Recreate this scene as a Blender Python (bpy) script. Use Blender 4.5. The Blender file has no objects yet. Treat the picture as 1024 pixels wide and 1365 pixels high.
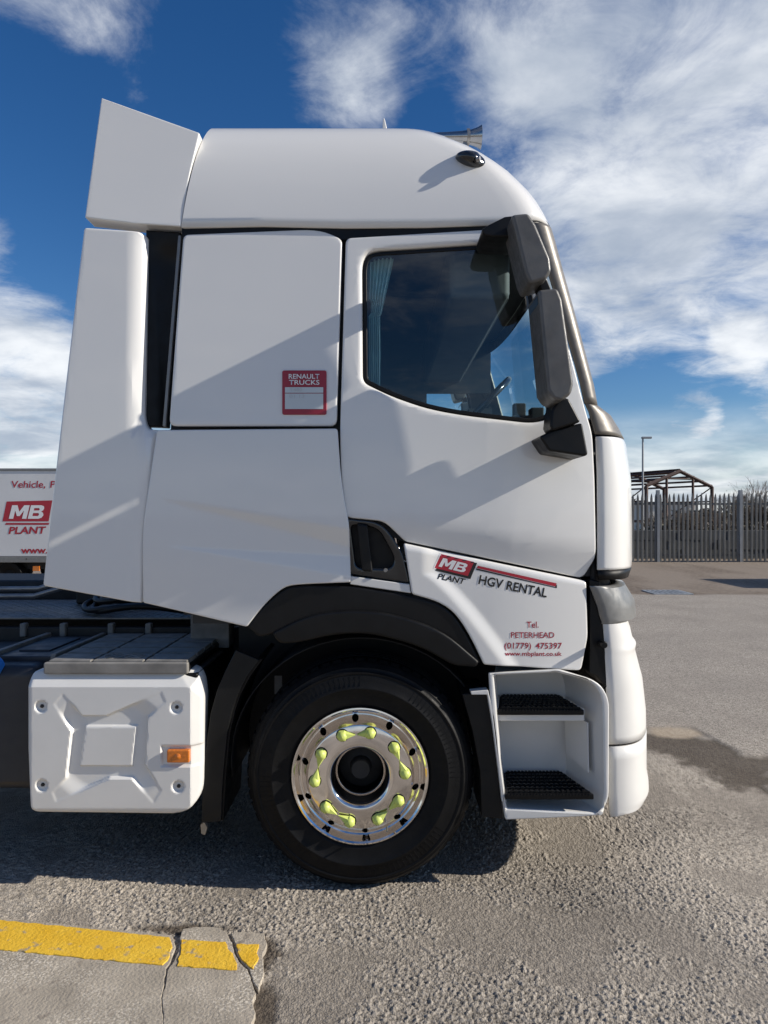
import bpy, bmesh, math, random
import numpy as np
from mathutils import Vector, Matrix

random.seed(7); rng = np.random.default_rng(7)
R = math.radians
SC = bpy.context.scene
COL = SC.collection

# ------------------------------------------------------------------ camera
F, CX, CY, CH = 960.0, 512.0, 686.0, 1.65      # focal length in photo pixels, principal column, horizon row, eye height
cam = bpy.data.cameras.new('camera'); camo = bpy.data.objects.new('camera', cam); COL.objects.link(camo)
camo.location = (0, 0, CH); camo.rotation_euler = (R(90), 0, 0)
cam.sensor_fit = 'VERTICAL'; cam.sensor_height = 36; cam.sensor_width = 27
cam.lens = F/1365*36; cam.shift_y = 3.5/1365; cam.clip_start = .05; cam.clip_end = 3000
SC.camera = camo

# ------------------------------------------------------------------ light
SUN = Vector((1.0, -0.13, 0.50)).normalized()   # towards the sun: from the truck's front, grazing its side
EL = math.asin(SUN.z); AZ = math.atan2(SUN.x, SUN.y)
sl = bpy.data.lights.new('sun', 'SUN'); sl.energy = 3.0; sl.angle = R(.53); sl.color = (1, .93, .82)
so = bpy.data.objects.new('sun', sl); COL.objects.link(so); so.rotation_euler = (-SUN).to_track_quat('-Z', 'Y').to_euler()
so.location = (20, -3, 12)
SC.view_settings.view_transform = 'Standard'; SC.view_settings.look = 'None'
SC.view_settings.exposure = 0.96; SC.view_settings.gamma = 1

world = bpy.data.worlds.new('World'); SC.world = world; world.use_nodes = True
def build_world():
    nt = world.node_tree; N = nt.nodes; L = nt.links; N.clear()
    out = N.new('ShaderNodeOutputWorld'); bg = N.new('ShaderNodeBackground'); bg.inputs[1].default_value = .068
    L.new(bg.outputs[0], out.inputs[0])
    sky = N.new('ShaderNodeTexSky'); sky.sky_type = 'NISHITA'; sky.sun_disc = False
    sky.sun_elevation = EL; sky.sun_rotation = AZ; sky.air_density = 1.0; sky.dust_density = .1; sky.ozone_density = 4.0
    tc = N.new('ShaderNodeTexCoord'); sep = N.new('ShaderNodeSeparateXYZ'); L.new(tc.outputs['Generated'], sep.inputs[0])
    def M(op, a, b=None, c=None, clamp=False):
        n = N.new('ShaderNodeMath'); n.operation = op; n.use_clamp = clamp
        for i, v in enumerate((a, b, c)):
            if v is None: continue
            if isinstance(v, (int, float)): n.inputs[i].default_value = v
            else: L.new(v, n.inputs[i])
        return n.outputs[0]
    def SS(x, lo, hi):
        n = N.new('ShaderNodeMapRange'); n.interpolation_type = 'SMOOTHSTEP'
        L.new(x, n.inputs[0]); n.inputs[1].default_value = lo; n.inputs[2].default_value = hi
        return n.outputs[0]
    zz = M('ADD', M('MAXIMUM', sep.outputs[2], 0.0), .17)
    px, py = M('DIVIDE', sep.outputs[0], zz), M('DIVIDE', sep.outputs[1], zz)
    com = N.new('ShaderNodeCombineXYZ'); L.new(px, com.inputs[0]); L.new(py, com.inputs[1]); com.inputs[2].default_value = 3.7
    def noise(scale, det, rough, dist, off):
        mp = N.new('ShaderNodeMapping'); L.new(com.outputs[0], mp.inputs[0]); mp.inputs['Location'].default_value = off
        n = N.new('ShaderNodeTexNoise'); L.new(mp.outputs[0], n.inputs[0])
        n.inputs['Scale'].default_value = scale; n.inputs['Detail'].default_value = det
        n.inputs['Roughness'].default_value = rough; n.inputs['Distortion'].default_value = dist
        return n.outputs[0]
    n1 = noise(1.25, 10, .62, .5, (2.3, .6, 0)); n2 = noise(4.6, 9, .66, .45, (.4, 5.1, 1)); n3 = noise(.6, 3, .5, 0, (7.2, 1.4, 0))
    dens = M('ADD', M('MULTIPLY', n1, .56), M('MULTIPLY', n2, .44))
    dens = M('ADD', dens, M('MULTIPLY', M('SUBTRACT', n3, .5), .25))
    def blob(u, v, r, amp, sharp=.35):
        d = Vector(((u-CX)/F, 1, (CY-v)/F)).normalized()
        vm = N.new('ShaderNodeVectorMath'); vm.operation = 'DOT_PRODUCT'
        L.new(tc.outputs['Generated'], vm.inputs[0]); vm.inputs[1].default_value = d
        return M('MULTIPLY', SS(vm.outputs['Value'], math.cos(R(r)), math.cos(R(r*sharp))), amp)
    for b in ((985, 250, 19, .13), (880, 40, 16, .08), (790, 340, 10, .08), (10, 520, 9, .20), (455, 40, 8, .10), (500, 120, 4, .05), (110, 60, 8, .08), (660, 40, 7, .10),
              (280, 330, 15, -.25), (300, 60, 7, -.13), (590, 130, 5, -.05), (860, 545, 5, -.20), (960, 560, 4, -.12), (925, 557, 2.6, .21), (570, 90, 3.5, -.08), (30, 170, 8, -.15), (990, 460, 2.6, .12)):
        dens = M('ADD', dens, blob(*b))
    # thin bank of cloud low over the horizon
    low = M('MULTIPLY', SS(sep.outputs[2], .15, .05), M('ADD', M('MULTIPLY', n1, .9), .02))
    mask = M('MAXIMUM', SS(dens, .45, .74), M('MULTIPLY', low, 1.9, None, True))  # cover raised over the whole sky, also out of view, for neutral fill
    shade = SS(noise(2.6, 6, .55, .2, (4.1, 2.2, 2)), .3, .72)
    ccol = N.new('ShaderNodeMix'); ccol.data_type = 'RGBA'; L.new(shade, ccol.inputs[0])
    ccol.inputs[6].default_value = (3.3, 3.8, 4.6, 1); ccol.inputs[7].default_value = (7.6, 7.8, 8.0, 1)
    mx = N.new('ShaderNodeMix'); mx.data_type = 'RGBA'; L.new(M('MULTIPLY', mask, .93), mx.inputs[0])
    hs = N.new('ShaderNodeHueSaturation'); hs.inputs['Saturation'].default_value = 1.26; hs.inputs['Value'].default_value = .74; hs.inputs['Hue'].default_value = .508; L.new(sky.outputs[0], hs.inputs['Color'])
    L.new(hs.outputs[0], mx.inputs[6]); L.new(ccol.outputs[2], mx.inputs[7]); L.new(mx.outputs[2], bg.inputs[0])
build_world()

# ------------------------------------------------------------------ helpers
def W(u, v, D): return Vector(((u-CX)/F*D, D, CH-(v-CY)/F*D))
def G(u, v, z=0.0):
    D = F*(CH-z)/(v-CY); return ((u-CX)/F*D, D)
def smooth(x, a, b):
    t = min(1, max(0, (x-a)/(b-a))) if a != b else float(x > a)
    return t*t*(3-2*t)

MATS = {}
def mat(name, col, rough=.5, metal=0.0, spec=.5, coat=0.0, coat_r=.08, var=0.0, vscale=4.0, bump=0.0, bscale=60.0, rvar=0.0, emit=None):
    if name in MATS: return MATS[name]
    m = bpy.data.materials.new(name); m.use_nodes = True; nt = m.node_tree; b = nt.nodes['Principled BSDF']
    b.inputs['Base Color'].default_value = (*col, 1); b.inputs['Roughness'].default_value = rough; b.inputs['Metallic'].default_value = metal
    b.inputs['Specular IOR Level'].default_value = spec; b.inputs['Coat Weight'].default_value = coat; b.inputs['Coat Roughness'].default_value = coat_r
    geo = nt.nodes.new('ShaderNodeNewGeometry')
    def nz(scale, det=5):
        n = nt.nodes.new('ShaderNodeTexNoise'); n.inputs['Scale'].default_value = scale; n.inputs['Detail'].default_value = det
        nt.links.new(geo.outputs['Position'], n.inputs['Vector']); return n.outputs[0]
    if var:
        mr = nt.nodes.new('ShaderNodeMapRange'); nt.links.new(nz(vscale), mr.inputs[0]); mr.inputs[1].default_value = .3; mr.inputs[2].default_value = .7
        mr.inputs[3].default_value = 1-var; mr.inputs[4].default_value = 1+var
        mx = nt.nodes.new('ShaderNodeMix'); mx.data_type = 'RGBA'; mx.blend_type = 'MULTIPLY'; mx.inputs[0].default_value = 1
        mx.inputs[6].default_value = (*col, 1); nt.links.new(mr.outputs[0], mx.inputs[7]); nt.links.new(mx.outputs[2], b.inputs['Base Color'])
    if rvar:
        mr = nt.nodes.new('ShaderNodeMapRange'); nt.links.new(nz(vscale*2.3), mr.inputs[0]); mr.inputs[1].default_value = .3; mr.inputs[2].default_value = .7
        mr.inputs[3].default_value = max(.02, rough-rvar); mr.inputs[4].default_value = rough+rvar; nt.links.new(mr.outputs[0], b.inputs['Roughness'])
    if bump:
        bp = nt.nodes.new('ShaderNodeBump'); bp.inputs['Strength'].default_value = 1; bp.inputs['Distance'].default_value = bump
        nt.links.new(nz(bscale, 4), bp.inputs['Height']); nt.links.new(bp.outputs[0], b.inputs['Normal'])
    MATS[name] = m; return m

def glass_mat(name, tint, refl=1.5):
    m = bpy.data.materials.new(name); m.use_nodes = True; nt = m.node_tree; N = nt.nodes; N.clear()
    o = N.new('ShaderNodeOutputMaterial'); t = N.new('ShaderNodeBsdfTransparent'); t.inputs[0].default_value = (*tint, 1)
    g = N.new('ShaderNodeBsdfGlossy'); g.inputs['Roughness'].default_value = .0; g.inputs['Color'].default_value = (.95, .97, 1, 1)
    f = N.new('ShaderNodeFresnel'); f.inputs[0].default_value = 1.5
    ge = N.new('ShaderNodeNewGeometry'); io = N.new('ShaderNodeMapRange'); io.inputs[3].default_value = 1.5; io.inputs[4].default_value = 1/1.5
    nt.links.new(ge.outputs['Backfacing'], io.inputs[0]); nt.links.new(io.outputs[0], f.inputs[0])
    mm = N.new('ShaderNodeMath'); mm.operation = 'MULTIPLY'; mm.inputs[1].default_value = refl; mm.use_clamp = True
    x = N.new('ShaderNodeMixShader'); nt.links.new(f.outputs[0], mm.inputs[0]); nt.links.new(mm.outputs[0], x.inputs[0])
    nt.links.new(t.outputs[0], x.inputs[1]); nt.links.new(g.outputs[0], x.inputs[2]); nt.links.new(x.outputs[0], o.inputs[0])
    MATS[name] = m; return m

WHITE = mat('white_paint', (.755, .745, .72), .32, coat=.9, coat_r=.04, var=.008, vscale=1.2, rvar=.03)
WHITEP = mat('white_plastic', (.70, .69, .665), .38, coat=.25, coat_r=.2, var=.035, vscale=6, rvar=.08)
BLACK = mat('black_plastic', (.0065, .0065, .007), .42, spec=.25, var=.25, vscale=9, rvar=.1)
GLOSSB = mat('gloss_black', (.008, .009, .011), .16, coat=.5)
DKGREY = mat('dark_grey_plastic', (.10, .097, .093), .40, var=.2, vscale=14, rvar=.12, bump=.0006, bscale=420)
PILLAR = mat('grey_trim_plastic', (.17, .155, .135), .42, metal=.25, var=.1, vscale=25, rvar=.08)
SILVER = mat('silver_trim', (.22, .22, .215), .36, metal=.35, var=.1, vscale=18, rvar=.08)
RUBBER = mat('tyre_rubber', (.0045, .0045, .005), .55, spec=.2, var=.3, vscale=16, bump=.0008, bscale=180, rvar=.1)
CHROME = mat('polished_alloy', (.76, .72, .69), .09, metal=1, var=.04, vscale=18, rvar=.04)
STEEL = mat('dull_steel', (.32, .31, .30), .42, metal=.8, var=.2, vscale=14, rvar=.1)
IRON = mat('dark_iron', (.03, .029, .028), .6, metal=.3, var=.3, vscale=10)
DECK = mat('checker_plate_alloy', (.20, .195, .185), .5, metal=.45, var=.25, vscale=20, rvar=.12)
TREADP = mat('worn_grey_step_plastic', (.21, .20, .185), .58, spec=.3, var=.25, vscale=13, rvar=.12)
LIME = mat('lime_plastic', (.58, .66, .16), .45, var=.05, vscale=30)
AMBER = mat('amber_lens', (.62, .17, .015), .22, coat=.6, var=.2, vscale=90)
BLUE = mat('blue_cap', (.03, .20, .62), .4, var=.1)
RED = mat('red_vinyl', (.40, .018, .035), .35)
REDS = mat('red_vinyl_dark', (.33, .02, .04), .35)
INK = mat('black_vinyl', (.012, .012, .012), .35)
WVIN = mat('white_vinyl', (.80, .79, .78), .35)
FAINT = mat('faded_print', (.50, .51, .52), .5)
LABELW = mat('label_white', (.55, .60, .62), .4)
INTER = mat('cab_trim_dark', (.035, .037, .04), .7, var=.2)
INTERG = mat('cab_trim_grey', (.13, .135, .14), .7, var=.15)
SEATF = mat('seat_fabric', (.03, .032, .036), .9, var=.3, vscale=30)
CURT = mat('curtain_cloth', (.55, .72, .72), .85, var=.1, vscale=12)
GLASS = glass_mat('side_window_glass', (.74, .86, .88), 1.8)
HORN = mat('horn_steel', (.42, .42, .42), .18, metal=1, var=.1)
GUARD = mat('mudguard_plastic', (.008, .008, .008), .5, spec=.28, var=.25, vscale=9, rvar=.1)
WSCREEN = glass_mat('windscreen_glass', (.78, .87, .88), 1.2)
MIRROR = mat('mirror_glass', (.75, .78, .80), .02, metal=1)
LAMPG = mat('lamp_lens', (.6, .62, .64), .1, coat=.6)
GAP = mat('recess_black', (.004, .004, .005), .6)

def tag(o, label=None, cat=None, group=None, kind=None):
    for k, v in (('label', label), ('category', cat), ('group', group), ('kind', kind)):
        if v: o[k] = v
    return o
def empty(name, loc, label=None, cat=None, group=None):
    o = bpy.data.objects.new(name, None); COL.objects.link(o); o.location = loc; o.empty_display_size = .2
    return tag(o, label, cat, group)
def obj(name, me, m, parent=None, smooth_a=None, bevel=0, bseg=2, wn=False):
    if isinstance(me, bmesh.types.BMesh):
        bm = me; me = bpy.data.meshes.new(name); bm.to_mesh(me); bm.free()
    o = bpy.data.objects.new(name, me); COL.objects.link(o)
    if m is not None:
        me.materials.clear(); me.materials.append(m)
    if smooth_a is not None:
        me.polygons.foreach_set('use_smooth', [True]*len(me.polygons)); me.set_sharp_from_angle(angle=R(smooth_a))
    if bevel:
        b = o.modifiers.new('bevel', 'BEVEL'); b.width = bevel; b.segments = bseg; b.limit_method = 'ANGLE'; b.angle_limit = R(35); b.harden_normals = False
        me.polygons.foreach_set('use_smooth', [True]*len(me.polygons))
        if smooth_a is None: me.set_sharp_from_angle(angle=R(35))
        wn = True
    if wn:
        w = o.modifiers.new('wn', 'WEIGHTED_NORMAL'); w.keep_sharp = False; w.weight = 80
    if parent is not None:
        o.parent = parent
        if parent.type == 'EMPTY': o.matrix_parent_inverse = Matrix.Translation(-parent.location)
    return o
def bx(bm, x0, x1, y0, y1, z0, z1):
    v = [bm.verts.new((x, y, z)) for x in (x0, x1) for y in (y0, y1) for z in (z0, z1)]
    for f in ((0,1,3,2),(4,6,7,5),(0,4,5,1),(2,3,7,6),(0,2,6,4),(1,5,7,3)): bm.faces.new([v[i] for i in f])
def box(*a):
    bm = bmesh.new(); bx(bm, *a); bmesh.ops.recalc_face_normals(bm, faces=bm.faces); return bm
def tube(bm, pts, rad, n=8, caps=True):
    pts = [Vector(p) for p in pts]; rings = []
    for i, p in enumerate(pts):
        t = (pts[min(i+1, len(pts)-1)]-pts[max(i-1, 0)]).normalized()
        a = t.cross(Vector((0, 0, 1)))
        if a.length < 1e-3: a = t.cross(Vector((1, 0, 0)))
        a.normalize(); b = t.cross(a); r = rad[i] if isinstance(rad, (list, tuple)) else rad
        rings.append([bm.verts.new(p+(a*math.cos(2*math.pi*k/n)+b*math.sin(2*math.pi*k/n))*r) for k in range(n)])
    for A, B in zip(rings, rings[1:]):
        for k in range(n): bm.faces.new((A[k], A[(k+1) % n], B[(k+1) % n], B[k]))
    if caps:
        bm.faces.new(rings[0][::-1]); bm.faces.new(rings[-1])
def lathe(prof, n=96, c=(0, 0, 0), axis='y', closed=False):
    """prof: (radius, depth) - depth runs towards the camera (-y) for axis y, along +x for axis x, +z for axis z"""
    bm = bmesh.new(); rings = []
    for r, d in prof:
        ring = []
        for k in range(n):
            t = 2*math.pi*k/n; a, b = r*math.cos(t), r*math.sin(t)
            p = {'y': (a, -d, b), 'x': (d, a, b), 'z': (a, b, d)}[axis]
            ring.append(bm.verts.new((p[0]+c[0], p[1]+c[1], p[2]+c[2])))
        rings.append(ring)
    pairs = list(zip(rings, rings[1:]))
    if closed: pairs.append((rings[-1], rings[0]))
    for A, B in pairs:
        for k in range(n): bm.faces.new((A[k], A[(k+1) % n], B[(k+1) % n], B[k]))
    if not closed:
        for e in (rings[0], rings[-1]):
            try: bm.faces.new(e)
            except Exception: pass
    bmesh.ops.recalc_face_normals(bm, faces=bm.faces); return bm
def fillet(P, rad, n=5):
    """P: list of (x,z) or (x,z,r): rounded corners"""
    out = []; m = len(P)
    for i in range(m):
        p = Vector(P[i][:2]); r = P[i][2] if len(P[i]) > 2 else rad
        a = Vector(P[i-1][:2])-p; b = Vector(P[(i+1) % m][:2])-p
        r1 = min(r, a.length*.48); r2 = min(r, b.length*.48)
        if r1 < 1e-5 or r2 < 1e-5: out.append((p.x, p.y)); continue
        s = p+a.normalized()*r1; e = p+b.normalized()*r2
        for k in range(n+1):
            t = k/n; q = s*(1-t)**2+p*2*t*(1-t)+e*t*t; out.append((q.x, q.y))
    # drop near-duplicates
    res = []
    for q in out:
        if not res or (abs(q[0]-res[-1][0])+abs(q[1]-res[-1][1])) > 4e-4: res.append(q)
    if abs(res[0][0]-res[-1][0])+abs(res[0][1]-res[-1][1]) < 4e-4: res.pop()
    return res
def area2(P): return sum(P[i-1][0]*P[i][1]-P[i][0]*P[i-1][1] for i in range(len(P)))
def offset(P, r):
    """inward offset for positive r"""
    s = 1 if area2(P) > 0 else -1; out = []; m = len(P)
    for i in range(m):
        p = Vector(P[i]); a = (p-Vector(P[i-1])).normalized(); b = (Vector(P[(i+1) % m])-p).normalized()
        na = Vector((-a.y, a.x))*s; nb = Vector((-b.y, b.x))*s; nn = na+nb
        if nn.length < 1e-4: nn = na
        nn.normalize(); k = r/max(.45, nn.dot(na)); out.append(tuple(p+nn*k))
    return out
def panel(name, loops, ysurf, m, parent, r=.006, t=.03, grid=.1, holer=None, gz=None):
    """sheet facing the camera: rounded edge of radius r, returned back by t, follows the depth function ysurf(x,z)"""
    bm = bmesh.new(); fill = []
    for li, P in enumerate(loops):
        rr = r if li == 0 or holer is None else holer
        sg = 1 if li == 0 else -1
        rings = []
        for ins, yy in ((0, max(t, rr)), (0, rr), (.12*rr, .5*rr), (.45*rr, .13*rr), (rr, 0)):
            Q = offset(P, ins*sg) if ins else P
            rings.append([bm.verts.new((x, yy, z)) for x, z in Q])
        k = len(P)
        for A, B in zip(rings, rings[1:]):
            for i in range(k):
                try: bm.faces.new((A[i], A[(i+1) % k], B[(i+1) % k], B[i]))
                except Exception: pass
        for i in range(k):
            e = bm.edges.get((rings[-1][i], rings[-1][(i+1) % k]))
            if e: fill.append(e)
    bmesh.ops.triangle_fill(bm, use_beauty=True, use_dissolve=False, edges=fill, normal=(0, -1, 0))
    xs = [v.co.x for v in bm.verts]; zs = [v.co.z for v in bm.verts]
    if grid:
        for lo, hi, no, g in ((min(xs), max(xs), (1, 0, 0), grid), (min(zs), max(zs), (0, 0, 1), gz or grid)):
            c = math.floor(lo/g)*g+g*.5003
            while c < hi:
                if c > lo:
                    co = (c, 0, 0) if no[0] else (0, 0, c)
                    bmesh.ops.bisect_plane(bm, geom=bm.verts[:]+bm.edges[:]+bm.faces[:], dist=1e-6, plane_co=co, plane_no=no)
                c += g
    for v in bm.verts: v.co.y += ysurf(v.co.x, v.co.z)
    bmesh.ops.recalc_face_normals(bm, faces=bm.faces)
    if sum(f.normal.y*f.calc_area() for f in bm.faces if abs(f.normal.y) > .7) > 0: bmesh.ops.reverse_faces(bm, faces=bm.faces)
    return obj(name, bm, m, parent, smooth_a=32, wn=True)

def side(x, z):
    """outer skin of the cab's side: slight barrel, tapering in towards the front"""
    return 3.13+.022*((z-1.7)/1.2)**2+.20*max(0, x-.45)**2
def px(P, fn=side):
    """photo pixels on the depth surface fn -> (x,z[,radius in m])"""
    out = []
    for p in P:
        D = 3.13
        for _ in range(4):
            q = W(p[0], p[1], D); D = fn(q.x, q.z)
        out.append((q.x, q.z)+((p[2]/306.,) if len(p) > 2 else ()))
    return out
def prism(P, D, y0, y1):
    """pixel outline taken at distance D, extruded between the depths y0 and y1"""
    bm = bmesh.new(); Q = [W(u, v, D) for u, v in P]
    A = [bm.verts.new((q.x, y0, q.z)) for q in Q]; B = [bm.verts.new((q.x, y1, q.z)) for q in Q]; n = len(Q)
    bm.faces.new(A); bm.faces.new(B[::-1])
    for i in range(n): bm.faces.new((A[i], B[i], B[(i+1) % n], A[(i+1) % n]))
    bmesh.ops.recalc_face_normals(bm, faces=bm.faces); return bm
def text_mesh(s, bold=0.0, spacing=1.0):
    c = bpy.data.curves.new('t', 'FONT'); c.body = s; c.size = 1; c.offset = bold; c.space_character = spacing; c.resolution_u = 3
    o = bpy.data.objects.new('t', c); COL.objects.link(o); bpy.context.view_layer.update()
    me = bpy.data.meshes.new_from_object(o.evaluated_get(bpy.context.evaluated_depsgraph_get()))
    bpy.data.objects.remove(o); bpy.data.curves.remove(c); return me
def text_line(name, s, a, b, h, m, parent, fn, lift=.0012, shear=0.0, bold=0.0, spacing=1.0):
    """writing from pixel a to pixel b along the baseline with capitals h pixels tall, on surface fn"""
    me = text_mesh(s, bold, spacing); co = np.empty(len(me.vertices)*3); me.vertices.foreach_get('co', co); co = co.reshape(-1, 3)
    x0, x1 = co[:, 0].min(), co[:, 0].max(); cap = .70+bold
    (ax, az), (bx_, bz) = [p[:2] for p in px([a, b], fn)]
    sc = h/F*fn(ax, az)/cap; e = Vector((bx_-ax, bz-az)); L = e.length; e.normalize(); nrm = Vector((-e.y, e.x))
    for i in range(len(co)):
        tx = (co[i, 0]-x0)/(x1-x0)*L; ty = co[i, 1]*sc; tx += ty*shear
        x, z = ax+e.x*tx+nrm.x*ty, az+e.y*tx+nrm.y*ty
        co[i] = (x, fn(x, z)-lift, z)
    me.vertices.foreach_set('co', co.ravel()); return obj(name, me, m, parent)
def decal(name, P, m, parent, fn, lift=.0008):
    Q = px(P, fn); bm = bmesh.new(); bm.faces.new([bm.verts.new((q[0], 0, q[1])) for q in Q])
    if fn(0, 1.2) < 5:
        for ax, k in (((1, 0, 0), 0), ((0, 0, 1), 1)):
            c = min(q[k] for q in Q)+.008
            while c < max(q[k] for q in Q):
                bmesh.ops.bisect_plane(bm, geom=bm.verts[:]+bm.edges[:]+bm.faces[:], dist=1e-6, plane_co=tuple(c*a for a in ax), plane_no=ax); c += .008
    for v in bm.verts: v.co.y = fn(v.co.x, v.co.z)-lift
    return obj(name, bm, m, parent, 40)
def block_mb(name, a, b, h, m, parent, fn, lift, shear):
    """heavy block capitals M and B, each a piece of its own, drawn from pixel a to pixel b"""
    M_ = [[(0, 0), (0, 1), (.31, 1), (.5, .52), (.69, 1), (1, 1), (1, 0), (.75, 0), (.75, .62), (.58, .2), (.42, .2), (.25, .62), (.25, 0)]]
    B_ = [[(0, 0), (0, 1), (.70, 1), (.88, .93), (.94, .78), (.90, .62), (.78, .53), (.93, .44), (1, .27), (.92, .08), (.72, 0)],
          [(.27, .61), (.60, .61), (.66, .69), (.60, .79), (.27, .79)], [(.27, .20), (.63, .20), (.70, .30), (.63, .42), (.27, .42)]]
    (ax, az), (bx_, bz) = [p[:2] for p in px([a, b], fn)]; e = Vector((bx_-ax, bz-az)); L = e.length; e.normalize(); nrm = Vector((-e.y, e.x)); H = h/F*fn(ax, az)
    for loops, x0, w in ((M_, 0, .52), (B_, .56, .44)):
        bm = bmesh.new(); ed = []
        for lp in loops:
            vs = []
            for p, q in lp:
                tx = (x0+p*w)*L+q*H*shear; x, z = ax+e.x*tx+nrm.x*q*H, az+e.y*tx+nrm.y*q*H; vs.append(bm.verts.new((x, fn(x, z)-lift, z)))
            for i in range(len(vs)): ed.append(bm.edges.new((vs[i], vs[(i+1) % len(vs)])))
        bmesh.ops.triangle_fill(bm, use_beauty=True, edges=ed, normal=(0, -1, 0)); obj(name, bm, m, parent)
def copy_tree(o, parent, **kw):
    c = o.copy(); COL.objects.link(c); c.parent = parent
    for ch in o.children: copy_tree(ch, c)
    return c
YC = 4.38
def mirror(o):
    """the same part on the far side of the truck"""
    c = o.copy(); COL.objects.link(c); c.scale = (1, -1, 1); c.location = (0, 2*YC, 0)
    for ch in o.children:
        if ch.name.split('.')[0] in ('lettering', 'emblem', 'maker_plate', 'stripe'): continue
        d = ch.copy(); COL.objects.link(d); d.parent = c
    return c

# ------------------------------------------------------------------ ground
def hash2(i, j, k=0):
    h = (i.astype(np.int64)*374761393+j.astype(np.int64)*668265263+k*974634777) & 0x7fffffff
    h = ((h ^ (h >> 13))*1274126177) & 0x7fffffff
    return ((h ^ (h >> 16)) & 0xffffff)/float(0xffffff)
def vnoise(x, y, s, k=0):
    x = x*s; y = y*s; i = np.floor(x); j = np.floor(y); fx = x-i; fy = y-j; fx = fx*fx*(3-2*fx); fy = fy*fy*(3-2*fy)
    return (hash2(i, j, k)*(1-fx)+hash2(i+1, j, k)*fx)*(1-fy)+(hash2(i, j+1, k)*(1-fx)+hash2(i+1, j+1, k)*fx)*fy
def fbm(x, y, s, o=4, k=0):
    a = 0; w = 0
    for n in range(o): a = a+vnoise(x, y, s*2**n, k+n)*.5**n; w += .5**n
    return a/w
def worley(x, y, s, k=0):
    x = x*s; y = y*s; i = np.floor(x); j = np.floor(y); best = np.full(x.shape, 9.0); cid = np.zeros(x.shape)
    for a in (-1, 0, 1):
        for b in (-1, 0, 1):
            qx = i+a+hash2(i+a, j+b, k); qy = j+b+hash2(i+a, j+b, k+1); d = (x-qx)**2+(y-qy)**2
            w = d < best; best = np.where(w, d, best); cid = np.where(w, hash2(i+a, j+b, k+2), cid)
    return np.sqrt(best), cid
def sst(x, a, b):
    t = np.clip((x-a)/(b-a), 0, 1); return t*t*(3-2*t)
def build_ground():
    def grow(start, step, g, end):
        out = []; p = start; s = step
        while p < end: p += s; s *= g; out.append(p)
        return out
    xc = list(np.arange(-1.36, 1.42, .0048)); xr = grow(xc[-1], .0048, 1.016, 900); xl = [-q for q in grow(1.36, .0048, 1.03, 900)][::-1]
    X = np.array(xl+xc+xr)
    yc = list(np.arange(2.2, 3.3, .0048)); yf = grow(yc[-1], .0048, 1.0145, 1500); yb = [2.2-q for q in grow(0, .02, 1.25, 300)][::-1]
    Y = np.array(yb+yc+yf)
    gx, gy = np.meshgrid(X, Y, indexing='ij'); x = gx.ravel(); y = gy.ravel()
    sp = np.maximum(np.gradient(X)[:, None]+0*gy, np.gradient(Y)[None, :]+0*gx).ravel()
    f1, id1 = worley(x, y, 95, 3); f2, id2 = worley(x, y, 52, 9)
    big = fbm(x, y, 1.3, 5, 20); med = fbm(x, y, 9, 4, 31)
    wob = (fbm(x, y, 2.2, 4, 40)-.5)
    new = np.maximum(sst(y-5.63+wob*.5, -.03, .03), sst(x-2.42+wob*.7-(y-4.5)*.02, -.03, .03))
    fade = np.clip(.016/np.maximum(sp, 1e-4), 0, 1)
    worn = sst(fbm(x, y, 3.1, 4, 55), .52, .66)
    for cx, cy, r in ((.40, 2.66, .14), (.62, 2.72, .10), (1.08, 2.62, .1), (.33, 2.9, .09)):
        worn = np.maximum(worn, sst(-np.hypot(x-cx, (y-cy)*1.3)+(med-.5)*.15, -r, -r*.4))
    amp = (.0055*(1-.55*worn))*(1-.55*new)
    z = fade*amp*((1-sst(f1, .12, .75))*(.45+.75*id1)+.8*(1-sst(f2, .15, .7))*(id2 > .55))
    z = z+(big-.5)*.016*np.clip(.5/np.maximum(sp, 1e-4), 0, 1)*(np.abs(y) < 60)+new*.012-.004
    # loose edge along the old joint
    seg = np.abs(np.hypot(np.maximum(0, x-2.36), np.maximum(0, y-5.55)))
    dirt = np.exp(-(((x-2.36)/.42)**2+((y-4.75)/.62)**2))*1.15+np.exp(-(((x-2.0)/.35)**2+((y-5.25)/.3)**2))*.9+np.exp(-(((x-1.45)/.3)**2+((y-3.75)/.16)**2))*.25
    dirt = np.clip(sst(dirt+(med-.5)*.7+(big-.5)*.6, .42, .85), 0, 1)*(1-new)
    sand = sst(-np.hypot((x-2.22)/.26, (y-5.47)/.16)+(med-.5)*.5, -1, -.55)*(1-new)
    # dark rim round the concrete slab and oil marks under the truck
    rim = np.exp(-((y-2.97)/.06)**2)*sst(-x, -.2+0, .9)*.0
    qx, qy = G(345, 1275); rim = np.maximum(rim, np.exp(-(np.hypot((x-qx)/.10, (y-qy)/.17))**2)); qx, qy = G(350, 1340); rim = np.maximum(rim, np.exp(-(np.hypot((x-qx)/.07, (y-qy)/.2))**2))
    qx, qy = G(250, 1238); rim = np.maximum(rim, .9*np.exp(-(np.hypot((x-qx)/.25, (y-qy)/.05))**2))
    rim = sst(rim+(med-.5)*.8, .35, .8)
    z -= rim*.004
    far = sst(y-14.8+wob*.25, -.08, .08)
    farp = sst(fbm(x, y/3, .55, 4, 70), .42, .62)
    nx, ny = len(X), len(Y); me = bpy.data.meshes.new('ground')
    me.vertices.add(nx*ny); me.vertices.foreach_set('co', np.stack([x, y, z], 1).astype(np.float32).ravel())
    ii, jj = np.meshgrid(np.arange(nx-1), np.arange(ny-1), indexing='ij'); a = (ii*ny+jj).ravel()
    q = np.stack([a, a+ny, a+ny+1, a+1], 1).astype(np.int32); nf = len(q)
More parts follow.
